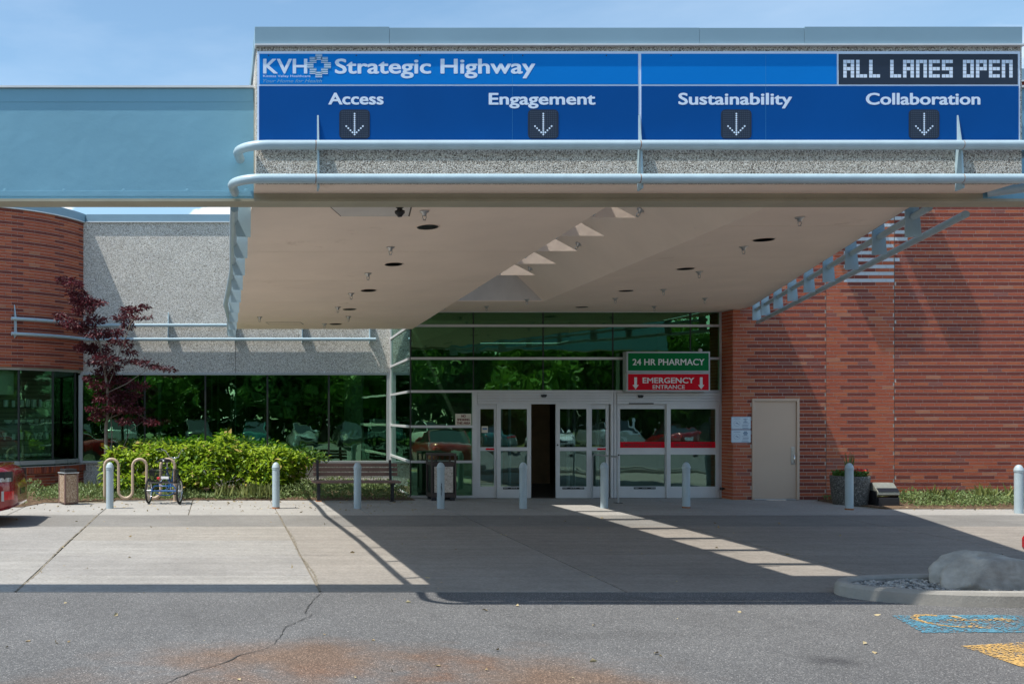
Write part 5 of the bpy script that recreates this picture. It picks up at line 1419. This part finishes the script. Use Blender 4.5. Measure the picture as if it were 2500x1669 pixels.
arc_ = [Q(0, 1.12+(RW+.02)*math.cos(a), RW+(RW+.02)*math.sin(a)) for a in [math.pi*(.15+.8*k/N) for k in range(N+1)]]
for q, r_ in zip(arc_[:-1], arc_[1:]): b.bar(q, r_, .055, .003, 0, up=(1,0,0) if False else (0,0,1))
b.build('mudguard', M['chrome'], tr)
# ============================================================= PLANTER + FLOOD BOX
pc = Vector((WX(1949.5,20.3), 20.3, 0))
pl_ = thing('flower_planter', 'round dark pebble planter with red flowers by the brick wall', 'planter', tuple(pc))
b = MB(); b.lathe([(.30,0),(.315,.03),(.355,.50),(.36,.58),(.33,.585),(.325,.52),(0,.52)], tuple(pc), 40); b.build('pot', M['agg_dark'], pl_)
g = np.random.default_rng(12)
n = 900; a = g.uniform(0, 2*np.pi, n); r = .31*np.sqrt(g.random(n))
pts = np.stack([pc.x+r*np.cos(a), pc.y+r*np.sin(a), .55+g.random(n)*.10], 1); nr = g.normal(size=(n,3)); nr[:,2] = np.abs(nr[:,2])+.6
leafobj('foliage', leaf_mesh('foliage', pts, nr, .06, .4, .3, 3), M['vib_dark'], pl_)
n = 90; a = g.uniform(0, 2*np.pi, n); r = .24*np.sqrt(g.random(n))
pts = np.stack([pc.x+.08+r*np.cos(a)*.9, pc.y+r*np.sin(a), .66+g.random(n)*.05], 1)
leafobj('flower', leaf_mesh('flower', pts, g.normal(size=(n,3)), .045, .9, .3, 5), mat('red_petal', (.55,.012,.02), .5), pl_)
n = 14; pts = np.tile([[pc.x-.02, pc.y, .58]], (n,1))+g.normal(size=(n,3))*[.05,.05,0]; nr = np.stack([g.normal(size=n)*.22, g.normal(size=n)*.22, np.ones(n)], 1)
leafobj('spike_leaf', leaf_mesh('spike_leaf', pts, nr, .42, .05, .2, 7), M['grass'], pl_)
fx0, fx1, fy = WX(2004,20.0), WX(2053,20.0), 19.95
fb = thing('floodlight_box', 'weathered grey ground floodlight box between planter and leafy bed', 'floodlight', ((fx0+fx1)/2, fy, 0))
def yz(poly, name, m_, a=0, c=0): b = MB(); b.prism(poly, fx0+a, fx1+c, 'x'); return b.build(name, m_, fb, .006)
zt_ = WZ(1106.5, 20.1)
yz([(19.86,0),(19.86,.17),(20.2,.17),(20.2,0)], 'base_box', M['dark_metal'], .01, 0)
m_fl = mat('weathered_grey_paint', (.24,.245,.21), .6, .2, .2, 8, 6, .2, 20, .006)
yz([(19.93,.20),(19.86,.225),(19.865,.285),(20.04,.455),(20.06,zt_),(20.2,zt_),(20.2,.20)], 'hood', m_fl)
yz([(19.858,.338-.045),(19.93,.361),(19.935,.357),(19.863,.289)], 'hood_seam', M['black'], .005, -.005)
for q_ in (fx0, fx1):
    b = MB(); b.box(q_-.005, q_+.005, 19.9, 20.2, 0, .3); b.build('side_bracket', M['dark_metal'], fb)
vd = thing('wall_valve', 'small black valve fitting low beside the right door jamb', 'valve', (WX(1660,21.7), 21.75, WZ(1119,21.75)))
b = MB(); b.tube([(11.04,21.75,WZ(1120,21.75)),(10.98,21.72,WZ(1120,21.75))], .02, 8); b.lathe([(.035,-.03),(.04,0),(.03,.03)], (10.97,21.72,WZ(1120,21.75)), 12); b.build('body', M['black'], vd)
# ============================================================= ISLAND
isl = thing('kerb_island', 'rounded concrete kerb of the gravel island at the right', None); isl['kind'] = 'structure'
icx, icy, ia, ib = 8.02, 10.60, 1.42, .64
def ol(t, inset):   # outline parameter in metres-ish: list of pts
    a, b_ = ia-inset, ib-inset*.95
    return a, b_
path = []
for k in range(25):
    th = math.radians(90+180*k/24); path.append(('e', th))
def opt(item, inset):
    a, b_ = ia-inset, ib-inset
    if item[0] == 'e': return (icx+a*math.cos(item[1]), icy+b_*math.sin(item[1]))
    return (item[1], icy+item[2]*b_)
full = [('l', x, 1) for x in (16, 14.4, 12.8, 11.2, 9.6)]+path+[('l', x, -1) for x in (9.6, 11.2, 12.8, 14.4, 16)]
cuts = [0,1,2,3,4,9,13,17,21,26,29,30,31,32,33]; cuts = [0,1,2,3,4,5,9,17,22,28,30,31,32,33,34]
def segment(i0, i1):
    b = MB(); vs = []
    for i in range(i0, i1+1):
        it_ = full[min(i, len(full)-1)]
        for ins, z in ((0,-.02),(.01,.10),(.035,.135),(.13,.135),(.155,.11),(.155,-.02)):
            x, y = opt(it_, ins); vs.append((x, y, gz(icy)+z))
    n = i1-i0+1; fs = [(i*6+k, (i+1)*6+k, (i+1)*6+k+1, i*6+k+1) for i in range(n-1) for k in range(5)]
    b.add(vs, fs, 0, False); b.add(vs[:6], [(0,1,2,3,4,5)]); b.add(vs[-6:], [(5,4,3,2,1,0)]); return b
for a_, c_ in zip(cuts[:-1], cuts[1:]): segment(a_, min(c_, len(full)-1)).build('kerb_stone', M['kerb'], isl, .004, 1)
g = np.random.default_rng(8)
import bmesh
bm = bmesh.new(); bmesh.ops.create_icosphere(bm, subdivisions=1, radius=1); iv = np.array([v.co[:] for v in bm.verts]); iff = np.array([[v.index for v in f.verts] for f in bm.faces]); bm.free()
def stones(name, pts, sizes, seed=1):
    g = np.random.default_rng(seed); n = len(pts); k = len(iv)
    sc = sizes[:, None]*g.uniform([.8,.55,.35], [1.2,.9,.6], (n,3)); th = g.uniform(0, 2*np.pi, n)
    V = iv[None]*(1+g.normal(size=(n,k,1))*.07)*sc[:, None]
    c, s = np.cos(th)[:, None], np.sin(th)[:, None]
    t2 = g.normal(size=n)[:, None]*.4; c2, s2 = np.cos(t2), np.sin(t2)
    x, y, z = V[...,0], V[...,1], V[...,2]; x, z = x*c2-z*s2, x*s2+z*c2
    V = np.stack([x*c-y*s, x*s+y*c, z], -1)+pts[:, None]
    Fc = (iff[None]+np.arange(n)[:, None, None]*k).reshape(-1, 3)
    me = bpy.data.meshes.new(name); me.vertices.add(n*k); me.vertices.foreach_set('co', V.reshape(-1))
    me.loops.add(len(Fc)*3); me.loops.foreach_set('vertex_index', Fc.reshape(-1).astype(np.int32))
    me.polygons.add(len(Fc)); me.polygons.foreach_set('loop_start', np.arange(0, len(Fc)*3, 3, dtype=np.int32)); me.polygons.foreach_set('loop_total', np.full(len(Fc), 3, dtype=np.int32))
    me.polygons.foreach_set('use_smooth', np.ones(len(Fc), bool)); me.update(calc_edges=True); return me
n = 6500; X_ = g.uniform(6.6, 13, n); Y_ = g.uniform(10.0, 11.2, n)
ok = ((X_ > icx) & (np.abs(Y_-icy) < ib-.16)) | (((X_-icx)/(ia-.16))**2+((Y_-icy)/(ib-.16))**2 < 1)
pts = np.stack([X_[ok], Y_[ok], gz(icy)+.06+g.random(ok.sum())*.035], 1)
me = stones('gravel', pts, .026*(1+.5*g.random(len(pts)))); me.materials.append(M['pebbles'])
o = bpy.data.objects.new('gravel', me); COL.objects.link(o); tag(o, 'grey river gravel filling the kerbed island', 'gravel', kind='stuff')
b = MB(); b.box(6.7, 16, 9.9, 10.95, -.08, gz(icy)+.045); P = [opt(it_, .14) for it_ in full]; b = MB(); b.prism(P, -.1, gz(icy)+.04, 'z'); b.build('island_fill', M['soil'], isl)
def boulder(lab, c, dims, seed, flat):
    bm = bmesh.new(); bmesh.ops.create_icosphere(bm, subdivisions=5, radius=1); rs = random.Random(seed)
    pl = [(Vector((rs.gauss(0,1), rs.gauss(0,1), rs.gauss(.3,.8))).normalized(), rs.uniform(.62,.9)) for _ in range(11)]+flat
    from mathutils import noise
    for v in bm.verts:
        d = v.co.normalized(); r = 1.0
        for nn, dd in pl:
            k = d.dot(nn)
            if k > .01: r = min(r, dd/k) if dd/k < r else r
        r += noise.noise(d*2.2+Vector((seed,0,0)))*.05+noise.noise(d*6)*.035+noise.noise(d*16)*.016+noise.noise(d*40)*.007
        v.co = d*r
    bmesh.ops.smooth_vert(bm, verts=bm.verts, factor=.25, use_axis_x=True, use_axis_y=True, use_axis_z=True)
    for v in bm.verts: v.co = Vector((v.co.x*dims[0], v.co.y*dims[1], v.co.z*dims[2]))
    me = bpy.data.meshes.new('boulder'); bm.to_mesh(me); bm.free(); me.polygons.foreach_set('use_smooth', [True]*len(me.polygons)); me.materials.append(M['boulder'])
    o = bpy.data.objects.new('boulder', me); COL.objects.link(o); o.location = c; return tag(o, lab, 'boulder', 'boulders on the gravel island')
zi = gz(icy)+.03
boulder('larger pale granite boulder, nearer the kerb on the gravel island', (8.16, 10.50, zi+.12), (.52,.27,.33), 3, [(Vector((.25,-1,.25)).normalized(), .62), (Vector((0,-.1,1)).normalized(), .80), (Vector((-.75,-.3,.55)).normalized(), .72)])
boulder('darker boulder behind and left of the pale one on the island', (8.34, 10.84, zi+.13), (.57,.26,.37), 8, [(Vector((-.6,-.2,.75)).normalized(), .70), (Vector((.5,0,.9)).normalized(), .8)])
# ============================================================= PLANTS
g = np.random.default_rng(21)
def clumps(cl, n, Y0, seed, size_k=1.0, droop=.0, ysq=1.0):
    """cl: list of (xD, yD, rxD, ryD, dy, weight)"""
    g = np.random.default_rng(seed); P = []; D = []
    wt = np.array([c[2]*c[3]*(c[5] if len(c) > 5 else 1) for c in cl], float); wt /= wt.sum()
    for i, c in enumerate(cl):
        k = max(4, int(n*wt[i])); Y = Y0+(c[4] if len(c) > 4 else 0); s_ = Y/F
        u = g.normal(size=(k,3)); u /= np.linalg.norm(u, axis=1, keepdims=True); rr = g.random(k)**.45
        rx, rz = c[2]*s_, c[3]*s_; ry_ = rx*ysq
        q = u*rr[:, None]*[rx, ry_, rz]+[WX(c[0],Y), Y, WZ(c[1],Y)]
        P.append(q); d = u*[1,1,.3]+g.normal(size=(k,3))*.5; d[:, 2] -= droop; D.append(d)
    return np.concatenate(P), np.concatenate(D)
MC = [(151,641,22,7),(166,652,24,9),(176,672,24,13),(186,690,28,14),(205,694,26,12),(228,694,18,8),(190,712,26,11),(136,722,13,7),(150,735,26,9),(165,745,26,10),(188,748,32,14),(221,733,24,10),
      (297,713,24,9),(316,706,22,6),(333,702,10,4),(272,728,18,7),(300,728,22,7),(330,728,20,4),(293,744,16,9),(226,766,38,10),(264,762,26,8),(196,795,30,11),(226,802,34,13),(270,782,22,8),(290,790,16,7),
      (242,823,36,13),(211,833,22,5),(297,808,20,7),(297,828,18,6),(327,830,22,5),(345,838,22,4),(372,843,26,4),(395,848,10,3),(255,842,30,9),(209,868,22,6),(228,884,28,8),(270,872,34,10),(315,885,26,10),(262,903,44,11),(302,906,26,8),
      (214,938,18,6),(232,948,18,7),(280,921,36,10),(302,940,30,10),(264,938,28,8),(221,959,18,6),(326,962,30,6),(350,970,20,4),(286,965,18,8),(240,856,28,10),(240,915,28,8)]
rm = random.Random(4)
MC = [(x, y, rx, ry, rm.uniform(-.45,.45)) for x, y, rx, ry in MC]
MY = 23.6
mt = thing('maple_tree', 'slender dark red leaved maple in front of the round brick wall', 'tree', (WX(244,MY), MY, 0))
pts, nr = clumps(MC, 8800, MY, 5, droop=.25, ysq=.8)
leafobj('crown', leaf_mesh('crown', pts, nr, .085, .42, .4, 6, .4), M['maple'], mt)
def Wm(x, y, dy=0): return W(x, y, MY+dy)
b = MB(); trk = [Wm(246,1140), Wm(243,1050), Wm(243,980), Wm(248,935), Wm(247,905), Wm(242,865), Wm(236,820), Wm(226,780), Wm(206,730), Wm(186,690), Wm(166,655)]
trk[0].z = -.05
b.tube(trk, [.055,.045,.042,.038,.034,.030,.026,.022,.016,.011,.005], 9); b.build('trunk', M['bark'], mt)
b = MB()
for P_, r_ in (([Wm(246,1100), Wm(257,1010), Wm(255,960), Wm(262,920)], .02), ([Wm(247,1100), Wm(285,1020), Wm(300,985), Wm(330,965)], .014), ([Wm(242,865), Wm(270,820), Wm(290,770), Wm(300,740), Wm(330,705)], .018), ([Wm(247,900), Wm(290,880), Wm(340,845), Wm(395,848)], .013),
               ([Wm(230,790), Wm(190,760), Wm(136,722)], .012), ([Wm(236,820), Wm(210,833)], .01), ([Wm(248,930), Wm(220,938)], .009), ([Wm(247,960), Wm(300,940), Wm(350,968)], .012), ([Wm(206,730), Wm(228,695)], .009), ([Wm(290,770), Wm(262,762)], .008), ([Wm(250,880), Wm(262,850), Wm(265,800)], .012)):
    b.tube(P_, [r_*(1-.75*i/(len(P_)-1)) for i in range(len(P_))], 7)
b.build('branch', M['bark'], mt)
# viburnum shrubs: a leafy shell on an uneven dome, flat tiers
def shrub(name, lab, cl, n, Y0, seed, size, mats=('viburnum','vib_dark','vib_bloom'), group=None, frac=(.76,.18,.06)):
    t = thing(name, lab, 'shrub', (WX(cl[0][0],Y0), Y0, 0), group)
    pts, nr = clumps(cl, n, Y0, seed, droop=.35, ysq=.75); g = np.random.default_rng(seed)
    keep = pts[:, 2] > .03; pts, nr = pts[keep], nr[keep]
    mi = g.choice(len(mats), len(pts), p=frac)
    leafobj('foliage', leaf_mesh('foliage', pts, nr, size, .5, .3, seed, .65, .7), [M[m_] for m_ in mats], t, mi=mi)
    b = MB(); rs = random.Random(seed)
    for k in range(9):
        c = rs.choice(cl); top = W(c[0], c[1], Y0+c[4]); base = Vector((top.x*.6+WX(cl[0][0],Y0)*.4, Y0+rs.uniform(-.2,.2), 0))
        b.tube([base, base.lerp(top, .5)+Vector((rs.uniform(-.1,.1), 0, .1)), top], [.018,.012,.005], 6)
    b.build('stem', M['bark_tree'], t); return t
sg = 'bright green shrubs under the window band'
SY = 22.6
A_ = [(270,1075,38,38,0),(300,1050,40,22,-.1),(262,1042,22,18,0),(340,1070,42,40,.1),(300,1105,55,28,-.3),(250,1105,18,22,-.1),(360,1035,34,20,.3),(330,1022,22,10,.4)]
B_ = [(420,1060,42,36,0),(400,1032,30,20,.2),(450,1040,42,34,-.1),(520,1015,24,20,.2),(515,1002,16,12,.2),(500,1045,46,34,-.2),(540,1050,46,36,0),(470,1090,60,36,-.4),(560,1080,50,40,-.2),(430,1100,52,30,-.3),(390,1098,46,34,-.1)]
C_ = [(590,1045,44,24,0),(640,1045,38,22,.1),(670,1050,32,20,0),(620,1075,52,34,-.2),(660,1080,36,32,0),(600,1105,50,28,-.4),(640,1108,34,24,-.2),(692,1062,24,12,.1),(706,1056,14,5,.2)]
shrub('viburnum_shrub', 'bright green shrub behind the bike rack, leftmost of the row', A_, 3800, SY, 31, .115, group=sg)
shrub('viburnum_shrub', 'tallest bright green shrub, behind and right of the tricycle', B_, 6400, SY, 32, .115, group=sg)
shrub('viburnum_shrub', 'bright green shrub reaching towards the bench at the right', C_, 4600, SY, 33, .115, group=sg)
shrub('low_shrub', 'darker finer leaved shrub against the window behind the bright shrubs', [(620,1035,40,22,0),(700,1045,36,22,0),(735,1052,22,12,0),(560,1030,40,26,0),(300,1030,40,22,0),(350,1018,40,16,0)], 2600, 24.6, 34, .08, ('vib_dark','viburnum'), None, (.85,.15))
# bed soil + ground cover
bed = MB(); bed.prism([(-14,19.62),(-3.9,19.62),(-3.6,20.62),(-2.3,21.28),(4.2,21.28),(4.2,25.55),(-3.3,25.55),(-14,25.55)], -.2, .012, 'z')
tag(bed.build('planting_bed', M['soil']), 'mulch planting bed along the left walls', kind='structure')
bed = MB(); bed.prism([(12.85,21.36),(12.85,20.6),(13.0,19.28),(23,19.28),(23,21.36)], -.2, .012, 'z')
tag(bed.build('planting_bed', M['soil']), 'mulch planting bed below the right brick wall', kind='structure')
def cover(name, lab, regions, seed, size=.045, m_='cover', lift=1.0):
    g = np.random.default_rng(seed); P = []
    for (x0, x1, y0, y1, h, n) in regions:
        X_ = g.uniform(x0, x1, n); Y_ = g.uniform(y0, y1, n)
        hh = h*(.45+.55*np.abs(np.sin(X_*2.7+Y_*1.3)*np.cos(X_*1.1-Y_*3.1)))*(.35+.65*np.clip((Y_-y0)/.5, 0, 1)); P.append(np.stack([X_, Y_, .015+hh*g.random(n)**.6], 1))
    pts = np.concatenate(P); nr = g.normal(size=pts.shape); nr[:, 2] = np.abs(nr[:, 2])+.3
    o = leafobj(name, leaf_mesh(name, pts, nr, size, .6, .3, seed, .5), M[m_]); return tag(o, lab, 'ground cover', kind='stuff')
cover('ground_cover', 'low leafy ground cover in the bed left of the doors', [(-8,-3.9,19.65,22.5,.42,9000),(-3.9,-2.4,20.9,23,.3,4200),(-2.4,1.4,21.3,22.5,.2,7500),(1.2,4.1,21.32,24.5,.32,11000)], 41)
cover('ground_cover', 'low leafy ground cover below the right brick wall', [(13.75,20,19.55,21.3,.26,13000),(12.9,13.75,20.3,21.3,.15,900)], 42)
g = np.random.default_rng(44); n = 420
cx_ = np.array([[.55,21.5],[1.0,21.42],[.1,21.45],[.8,21.6],[15.9,20.6],[14.7,20.4],[16.6,20.7],[-2.75,22.0],[-4.6,21.5]]); k = g.integers(0, len(cx_), n)
pts = np.concatenate([cx_[k]+g.normal(size=(n,2))*.11, np.full((n,1), .03)], 1); nr = np.stack([g.normal(size=n)*.35, g.normal(size=n)*.35, np.ones(n)], 1)
tag(leafobj('grass_tufts', leaf_mesh('grass_tufts', pts, nr, .30, .10, .3, 9, .4), M['grass']), 'tufts of long grass and weeds standing in the beds', 'grass', kind='stuff')
# ============================================================= CARS
def smooth_loft(b, secs, m=0):
    n = len(secs[0]); vs = [p for s_ in secs for p in s_]
    b.add(vs, [(i*n+k, i*n+(k+1) % n, (i+1)*n+(k+1) % n, (i+1)*n+k) for i in range(len(secs)-1) for k in range(n)], m, True)
    b.add(secs[0], [tuple(range(n))], m); b.add(secs[-1], [tuple(reversed(range(n)))], m)
def car(name, lab, paint, loc, rz, kind='sedan', group=None, detail=False):
    t = thing(name, lab, 'car' if kind == 'sedan' else 'van', (0,0,0), group)
    L = 4.7; hL = L/2
    # body sections along x (nose at -x, tail at +x): x, half width, z low, z belt, z top
    if kind == 'sedan':
        S = [(-hL,.62,.36,.52,.60),(-hL+.06,.76,.27,.56,.66),(-hL+.3,.85,.21,.60,.74),(-hL+1.1,.89,.19,.64,.88),(-.7,.90,.19,.68,.95),(.6,.90,.19,.70,.98),(1.5,.89,.20,.71,1.0),(hL-.55,.87,.22,.70,1.0),(hL-.34,.84,.24,.70,.985),(hL-.20,.79,.26,.67,.95),(hL-.10,.71,.28,.64,.89),(hL-.04,.60,.31,.60,.80),(hL,.42,.36,.56,.68)]
        roof = [(-1.0,.70,.94),(-.35,.60,1.36),(.2,.59,1.43),(.75,.59,1.41),(1.55,.68,.99)]
    else:
        S = [(-hL,.7,.40,.62,.75),(-hL+.1,.86,.32,.7,.95),(-hL+.5,.92,.28,.75,1.05),(-.9,.94,.26,.8,1.12),(1.2,.94,.28,.82,1.12),(hL-.1,.92,.34,.8,1.12),(hL,.85,.45,.75,1.05)]
        roof = [(-1.15,.76,1.1),(-.6,.70,1.66),(.4,.70,1.74),(1.6,.70,1.72),(2.2,.74,1.1)]
    def sec(x, w, zl, zb, zt_):
        P = [(w*.90,zl),(w*.985,zl+.07),(w,(zl+zb)/2),(w*.995,zb),(w*.96,zb+(zt_-zb)*.5),(w*.88,zt_-.02),(w*.6,zt_),(0,zt_+.012)]
        return [(x, y, z) for y, z in P]+[(x, -y, z) for y, z in reversed(P[:-1])]
    b = MB(); smooth_loft(b, [sec(*s_) for s_ in S]); body = b.build('body', paint, t)
    def rsec(x, w, z): return [(x, y, zz_) for y, zz_ in ((w,z-.03),(w*.9,z),(0,z+.02),(-w*.9,z),(-w,z-.03))]
    (xa, wa, za), *mid, (xe, we, ze) = roof
    b = MB(); R0 = [rsec(*s_) for s_ in mid]; vs = [p for s_ in R0 for p in s_]; b.add(vs, [(i*5+k, i*5+k+1, (i+1)*5+k+1, (i+1)*5+k) for i in range(len(R0)-1) for k in range(4)], 0, True); b.build('roof', paint, t)
    b = MB(); m0, m1 = mid[0], mid[-1]; zw = lambda m_: m_[2]-.03
    b.add([(xa,-wa,za),(xa,wa,za),(m0[0],m0[1],zw(m0)),(m0[0],0,m0[2]+.015),(m0[0],-m0[1],zw(m0))], [(0,1,2,3,4)])
    b.add([(xe,-we,ze),(xe,we,ze),(m1[0],m1[1],zw(m1)),(m1[0],0,m1[2]+.015),(m1[0],-m1[1],zw(m1))], [(0,1,2,3,4)])
    for s_ in (-1, 1):
        V = [(xa, s_*wa, za)]+[(q[0], s_*q[1], zw(q)) for q in mid]+[(xe, s_*we, ze), (0, s_*(wa+.03), za)]
        b.add(V, [tuple(range(len(V)))])
    b.build('window_glass', M['car_glass'], t)
    b = MB()
    for s_ in (-1, 1):
        for q0, q1 in (((xa,wa,za),(m0[0],m0[1],zw(m0))), ((m1[0],m1[1],zw(m1)),(xe,we,ze)), ((.2,wa+.02,za),(.25,.61,mid[1][2]-.04))): b.bar((q0[0],s_*(q0[1]+.005),q0[2]), (q1[0],s_*(q1[1]+.005),q1[2]), .05, .03)
    b.build('pillar', paint, t)
    wr_ = .33 if kind == 'sedan' else .37
    for x in (-1.42, 1.38):
        for s_ in (-1, 1):
            w_ = bpy.data.objects.new('wheel', None); COL.objects.link(w_); w_.parent = t
            b = MB(); c_ = (x, s_*.80, wr_); b.tube([(x, s_*.70, wr_), (x, s_*.905, wr_)], [wr_, wr_], 24); b.build('tyre', M['tyre'], w_, .02)
            b = MB(); b.tube([(x, s_*.85, wr_), (x, s_*.912, wr_)], wr_*.64, 18); b.build('rim', M['steel'], w_)
    for s_ in (-1, 1):
        b = MB(); b.obox((-hL+.10, s_*.60, .62), (.16,.28,.13), Matrix.Rotation(s_*.45, 3, 'Z')); b.build('headlight', M['clear_lens'], t, .03)
        if not detail:
            b = MB(); b.obox((hL-.09, s_*.62, .76 if kind == 'sedan' else .9), (.12,.26,.14), Matrix.Rotation(-s_*.4, 3, 'Z')); b.build('taillight', M['red_lens'], t, .03)
    b = MB(); b.box(-hL-.01, -hL+.1, -.3, .3, .40, .54); b.build('grille', M['black'], t, .01)
    b = MB(); b.box(hL-.06, hL+.006, -.2, .2, .50 if detail else .58, .60 if detail else .69); b.build('number_plate', M['car_glass'] if detail else M['white'], t)
    if detail:
        for s_ in (-1, 1):
            cl_ = bpy.data.objects.new('taillight', None); COL.objects.link(cl_); cl_.parent = t
            yy_ = s_
            # wrap round strips following the side: dark housing, red, amber, clear
            def strip(nm, x0, x1, z0, z1, mt_, out):
                b = MB(); N = 6; vs = []
                for k in range(N+1):
                    x = x0+(x1-x0)*k/N
                    # width of the body here
                    w = .866-.0*(x) ; 
                    for q0, q1 in zip(S[:-1], S[1:]):
                        if q0[0] <= x <= q1[0]: w = q0[1]+(q1[1]-q0[1])*(x-q0[0])/(q1[0]-q0[0])
                    for z in (z0, z1): vs.append((x, yy_*(w*(.995 if z < .8 else .965)+out), z))
                    for z in (z1, z0): vs.append((x, yy_*(w*.9), z))
                b.add(vs, [(i*4+k, i*4+(k+1) % 4, (i+1)*4+(k+1) % 4, (i+1)*4+k) for i in range(N) for k in range(4)]+[(0,1,2,3), (N*4+3,N*4+2,N*4+1,N*4)]); b.build(nm, mt_, cl_)
            strip('housing', hL-.62, hL-.05, .735, .90, M['black'], .006)
            strip('red_lens', hL-.60, hL-.28, .775, .87, M['red_lens'], .012)
            strip('amber_lens', hL-.56, hL-.42, .79, .855, M['amber'], .018)
            strip('white_lens', hL-.29, hL-.23, .79, .84, M['clear_lens'], .016)
            strip('clear_lens', hL-.22, hL-.06, .735, .80, M['steel'], .014)
            b = MB(); b.tube([(hL-.19, s_*.70, .775), (hL-.17, s_*.80, .775)], .026, 14); b.build('bulb', M['chrome'], cl_)
            strip('bumper_reflector', hL-.16, hL-.03, .44, .58, M['red_lens'], .015)
            strip('reflector_edge', hL-.19, hL-.155, .42, .585, M['alu_grey'], .016)
            b = MB()
            for q in range(5): b.bar((hL-.56+.045*q, s_*.875, .675), (hL-.54+.045*q, s_*.875, .70 if q % 2 else .705), .012, .02)
            b.build('chrome_script', M['chrome'], t)
        b = MB(); b.box(hL-.5, hL-.28, -.7, .7, .965, 1.0); b.build('boot_lip', paint, t, .01)
    t.location = loc; t.rotation_euler.z = rz; return t
car('parked_car', 'tail of a dark red sedan with amber light at the left edge', M['car_red'], (-3.36-2.35, 17.05, gz(17)), 0, detail=True)
car('parked_car', 'red car tail corner at the right edge beside the boulders', M['car_red'], (8.24, 6.97, gz(8)), math.pi/2, detail=False)
# cars and trees across the car park, behind the camera, seen mirrored in the glass
cg = 'cars parked across the car park, mirrored in the glass'
protos = {}
lot = [(-9,'car_dark','sedan'),(-6,'car_silver','van'),(-1.2,'car_dark','van'),(2.4,'car_green','sedan'),(5.4,'car_silver','sedan'),(8.6,'car_dark','sedan'),(12.2,'car_white','van'),(15.6,'car_green','sedan'),(19,'car_white','sedan'),(22.5,'car_silver','van'),(26,'car_red','sedan'),(29.4,'car_dark','van'),(33,'car_silver','sedan')]
colname = {'car_dark':'charcoal','car_silver':'silver','car_green':'teal','car_white':'white','car_red':'red'}
seen_lab = {}
for x, pm, kd in lot:
    nm = f"{colname[pm]} {'van' if kd == 'van' else 'sedan'} parked across the lot behind the camera"
    seen_lab[nm] = seen_lab.get(nm, 0)+1
    if seen_lab[nm] > 1: nm += ', farther right of its kind' if seen_lab[nm] == 2 else ', farthest right of its kind'
    key = (pm, kd)
    if key not in protos:
        protos[key] = car('parked_car', nm, M[pm], (x, -13.5, -.145), math.pi/2 if len(protos) % 2 else -math.pi/2, kd, cg)
    else:
        o = copy_tree(protos[key]); o.location = (x, -13.5+R.uniform(-.4,.4), -.145); o['label'] = nm
def tree_proto(seed, h, crown_r, mt_, conif=False):
    g = np.random.default_rng(seed); rs = random.Random(seed)
    t = thing('broadleaf_tree' if not conif else 'pine_tree', 'x', 'tree', (0,0,0), 'trees beyond the car park, mirrored in the glass')
    b = MB(); b.tube([(0,0,0),(.1,0,h*.25),(-.05,.1,h*.5),(0,0,h*.9)], [.26,.2,.14,.03], 9); b.build('trunk', M['bark_tree'], t)
    P = []; D = []; b = MB()
    for k in range(26):
        z = h*rs.uniform(.25,.95); a = rs.uniform(0, 6.28); rmax = crown_r*(math.sin(math.pi*min(1,(z/h-.1)/.95))**.6 if not conif else (1-z/h)*1.1+.12); r = rmax*rs.uniform(.3,.9)
        c_ = np.array([r*math.cos(a), r*math.sin(a), z]); b.tube([(0,0,z*.75),(c_[0]*.5,c_[1]*.5,z*.93),tuple(c_)], [.07,.045,.01], 5)
        n = 340; u = g.normal(size=(n,3)); u /= np.linalg.norm(u,axis=1,keepdims=True); rad = rs.uniform(.8,1.5)*(crown_r/3.2)
        P.append(c_+u*(g.random((n,1))**.4)*[rad,rad,rad*.7]); D.append(u+g.normal(size=(n,3))*.6)
    b.build('branch', M['bark_tree'], t)
    leafobj('crown', leaf_mesh('crown', np.concatenate(P), np.concatenate(D), .34, .6, .3, seed, .4), M[mt_], t); return t
tp = [tree_proto(61, 8.5, 3.4, 'tree_leaf'), tree_proto(62, 9.5, 3.2, 'tree_leaf2'), tree_proto(63, 7.2, 3.8, 'tree_leaf')]
TL = [(-16,-24,0),(-11,-26,1),(-6,-22.5,2),(-1,-25,0),(3.5,-23,1),(8,-25,2),(12,-23.5,0),(17,-26,1),(21.5,-24,2),(26,-25,0),(31,-26,2),(36,-24,1),(42,-26,0),(48,-25,2),(54,-26,1)]
ordn = ['first','second','third','fourth','fifth','sixth','seventh','eighth','ninth','tenth','eleventh','twelfth','thirteenth','fourteenth','fifteenth']
used = set()
for i, (x, y, k) in enumerate(TL):
    o = tp[k] if k not in used else copy_tree(tp[k]); used.add(k)
    o.location = (x, y, -.15); o.rotation_euler.z = i*1.3; s_ = R.uniform(.88, 1.15); o.scale = (s_, s_, s_)
    kd = ['tall bright green tree','dark green taller tree','low wide green tree'][k]
    o['label'] = f'{kd} beyond the car park, {ordn[i]} from the left in its row'
g = np.random.default_rng(77); n = 30000
pts = np.stack([g.uniform(-30, 70, n), g.uniform(-30,-28,n), g.uniform(-.1,6.5,n)], 1)
tag(leafobj('far_hedge', leaf_mesh('far_hedge', pts, g.normal(size=(n,3)), .6, .7, .3, 4), M['tree_leaf2']), 'long dark hedge closing off the car park', 'hedge', kind='stuff')
b = MB(); b.box(-60, 80, -60, -17, -.2, -.12); tag(b.build('grass_verge', M['grass']), 'grass verge beyond the car park', kind='structure')
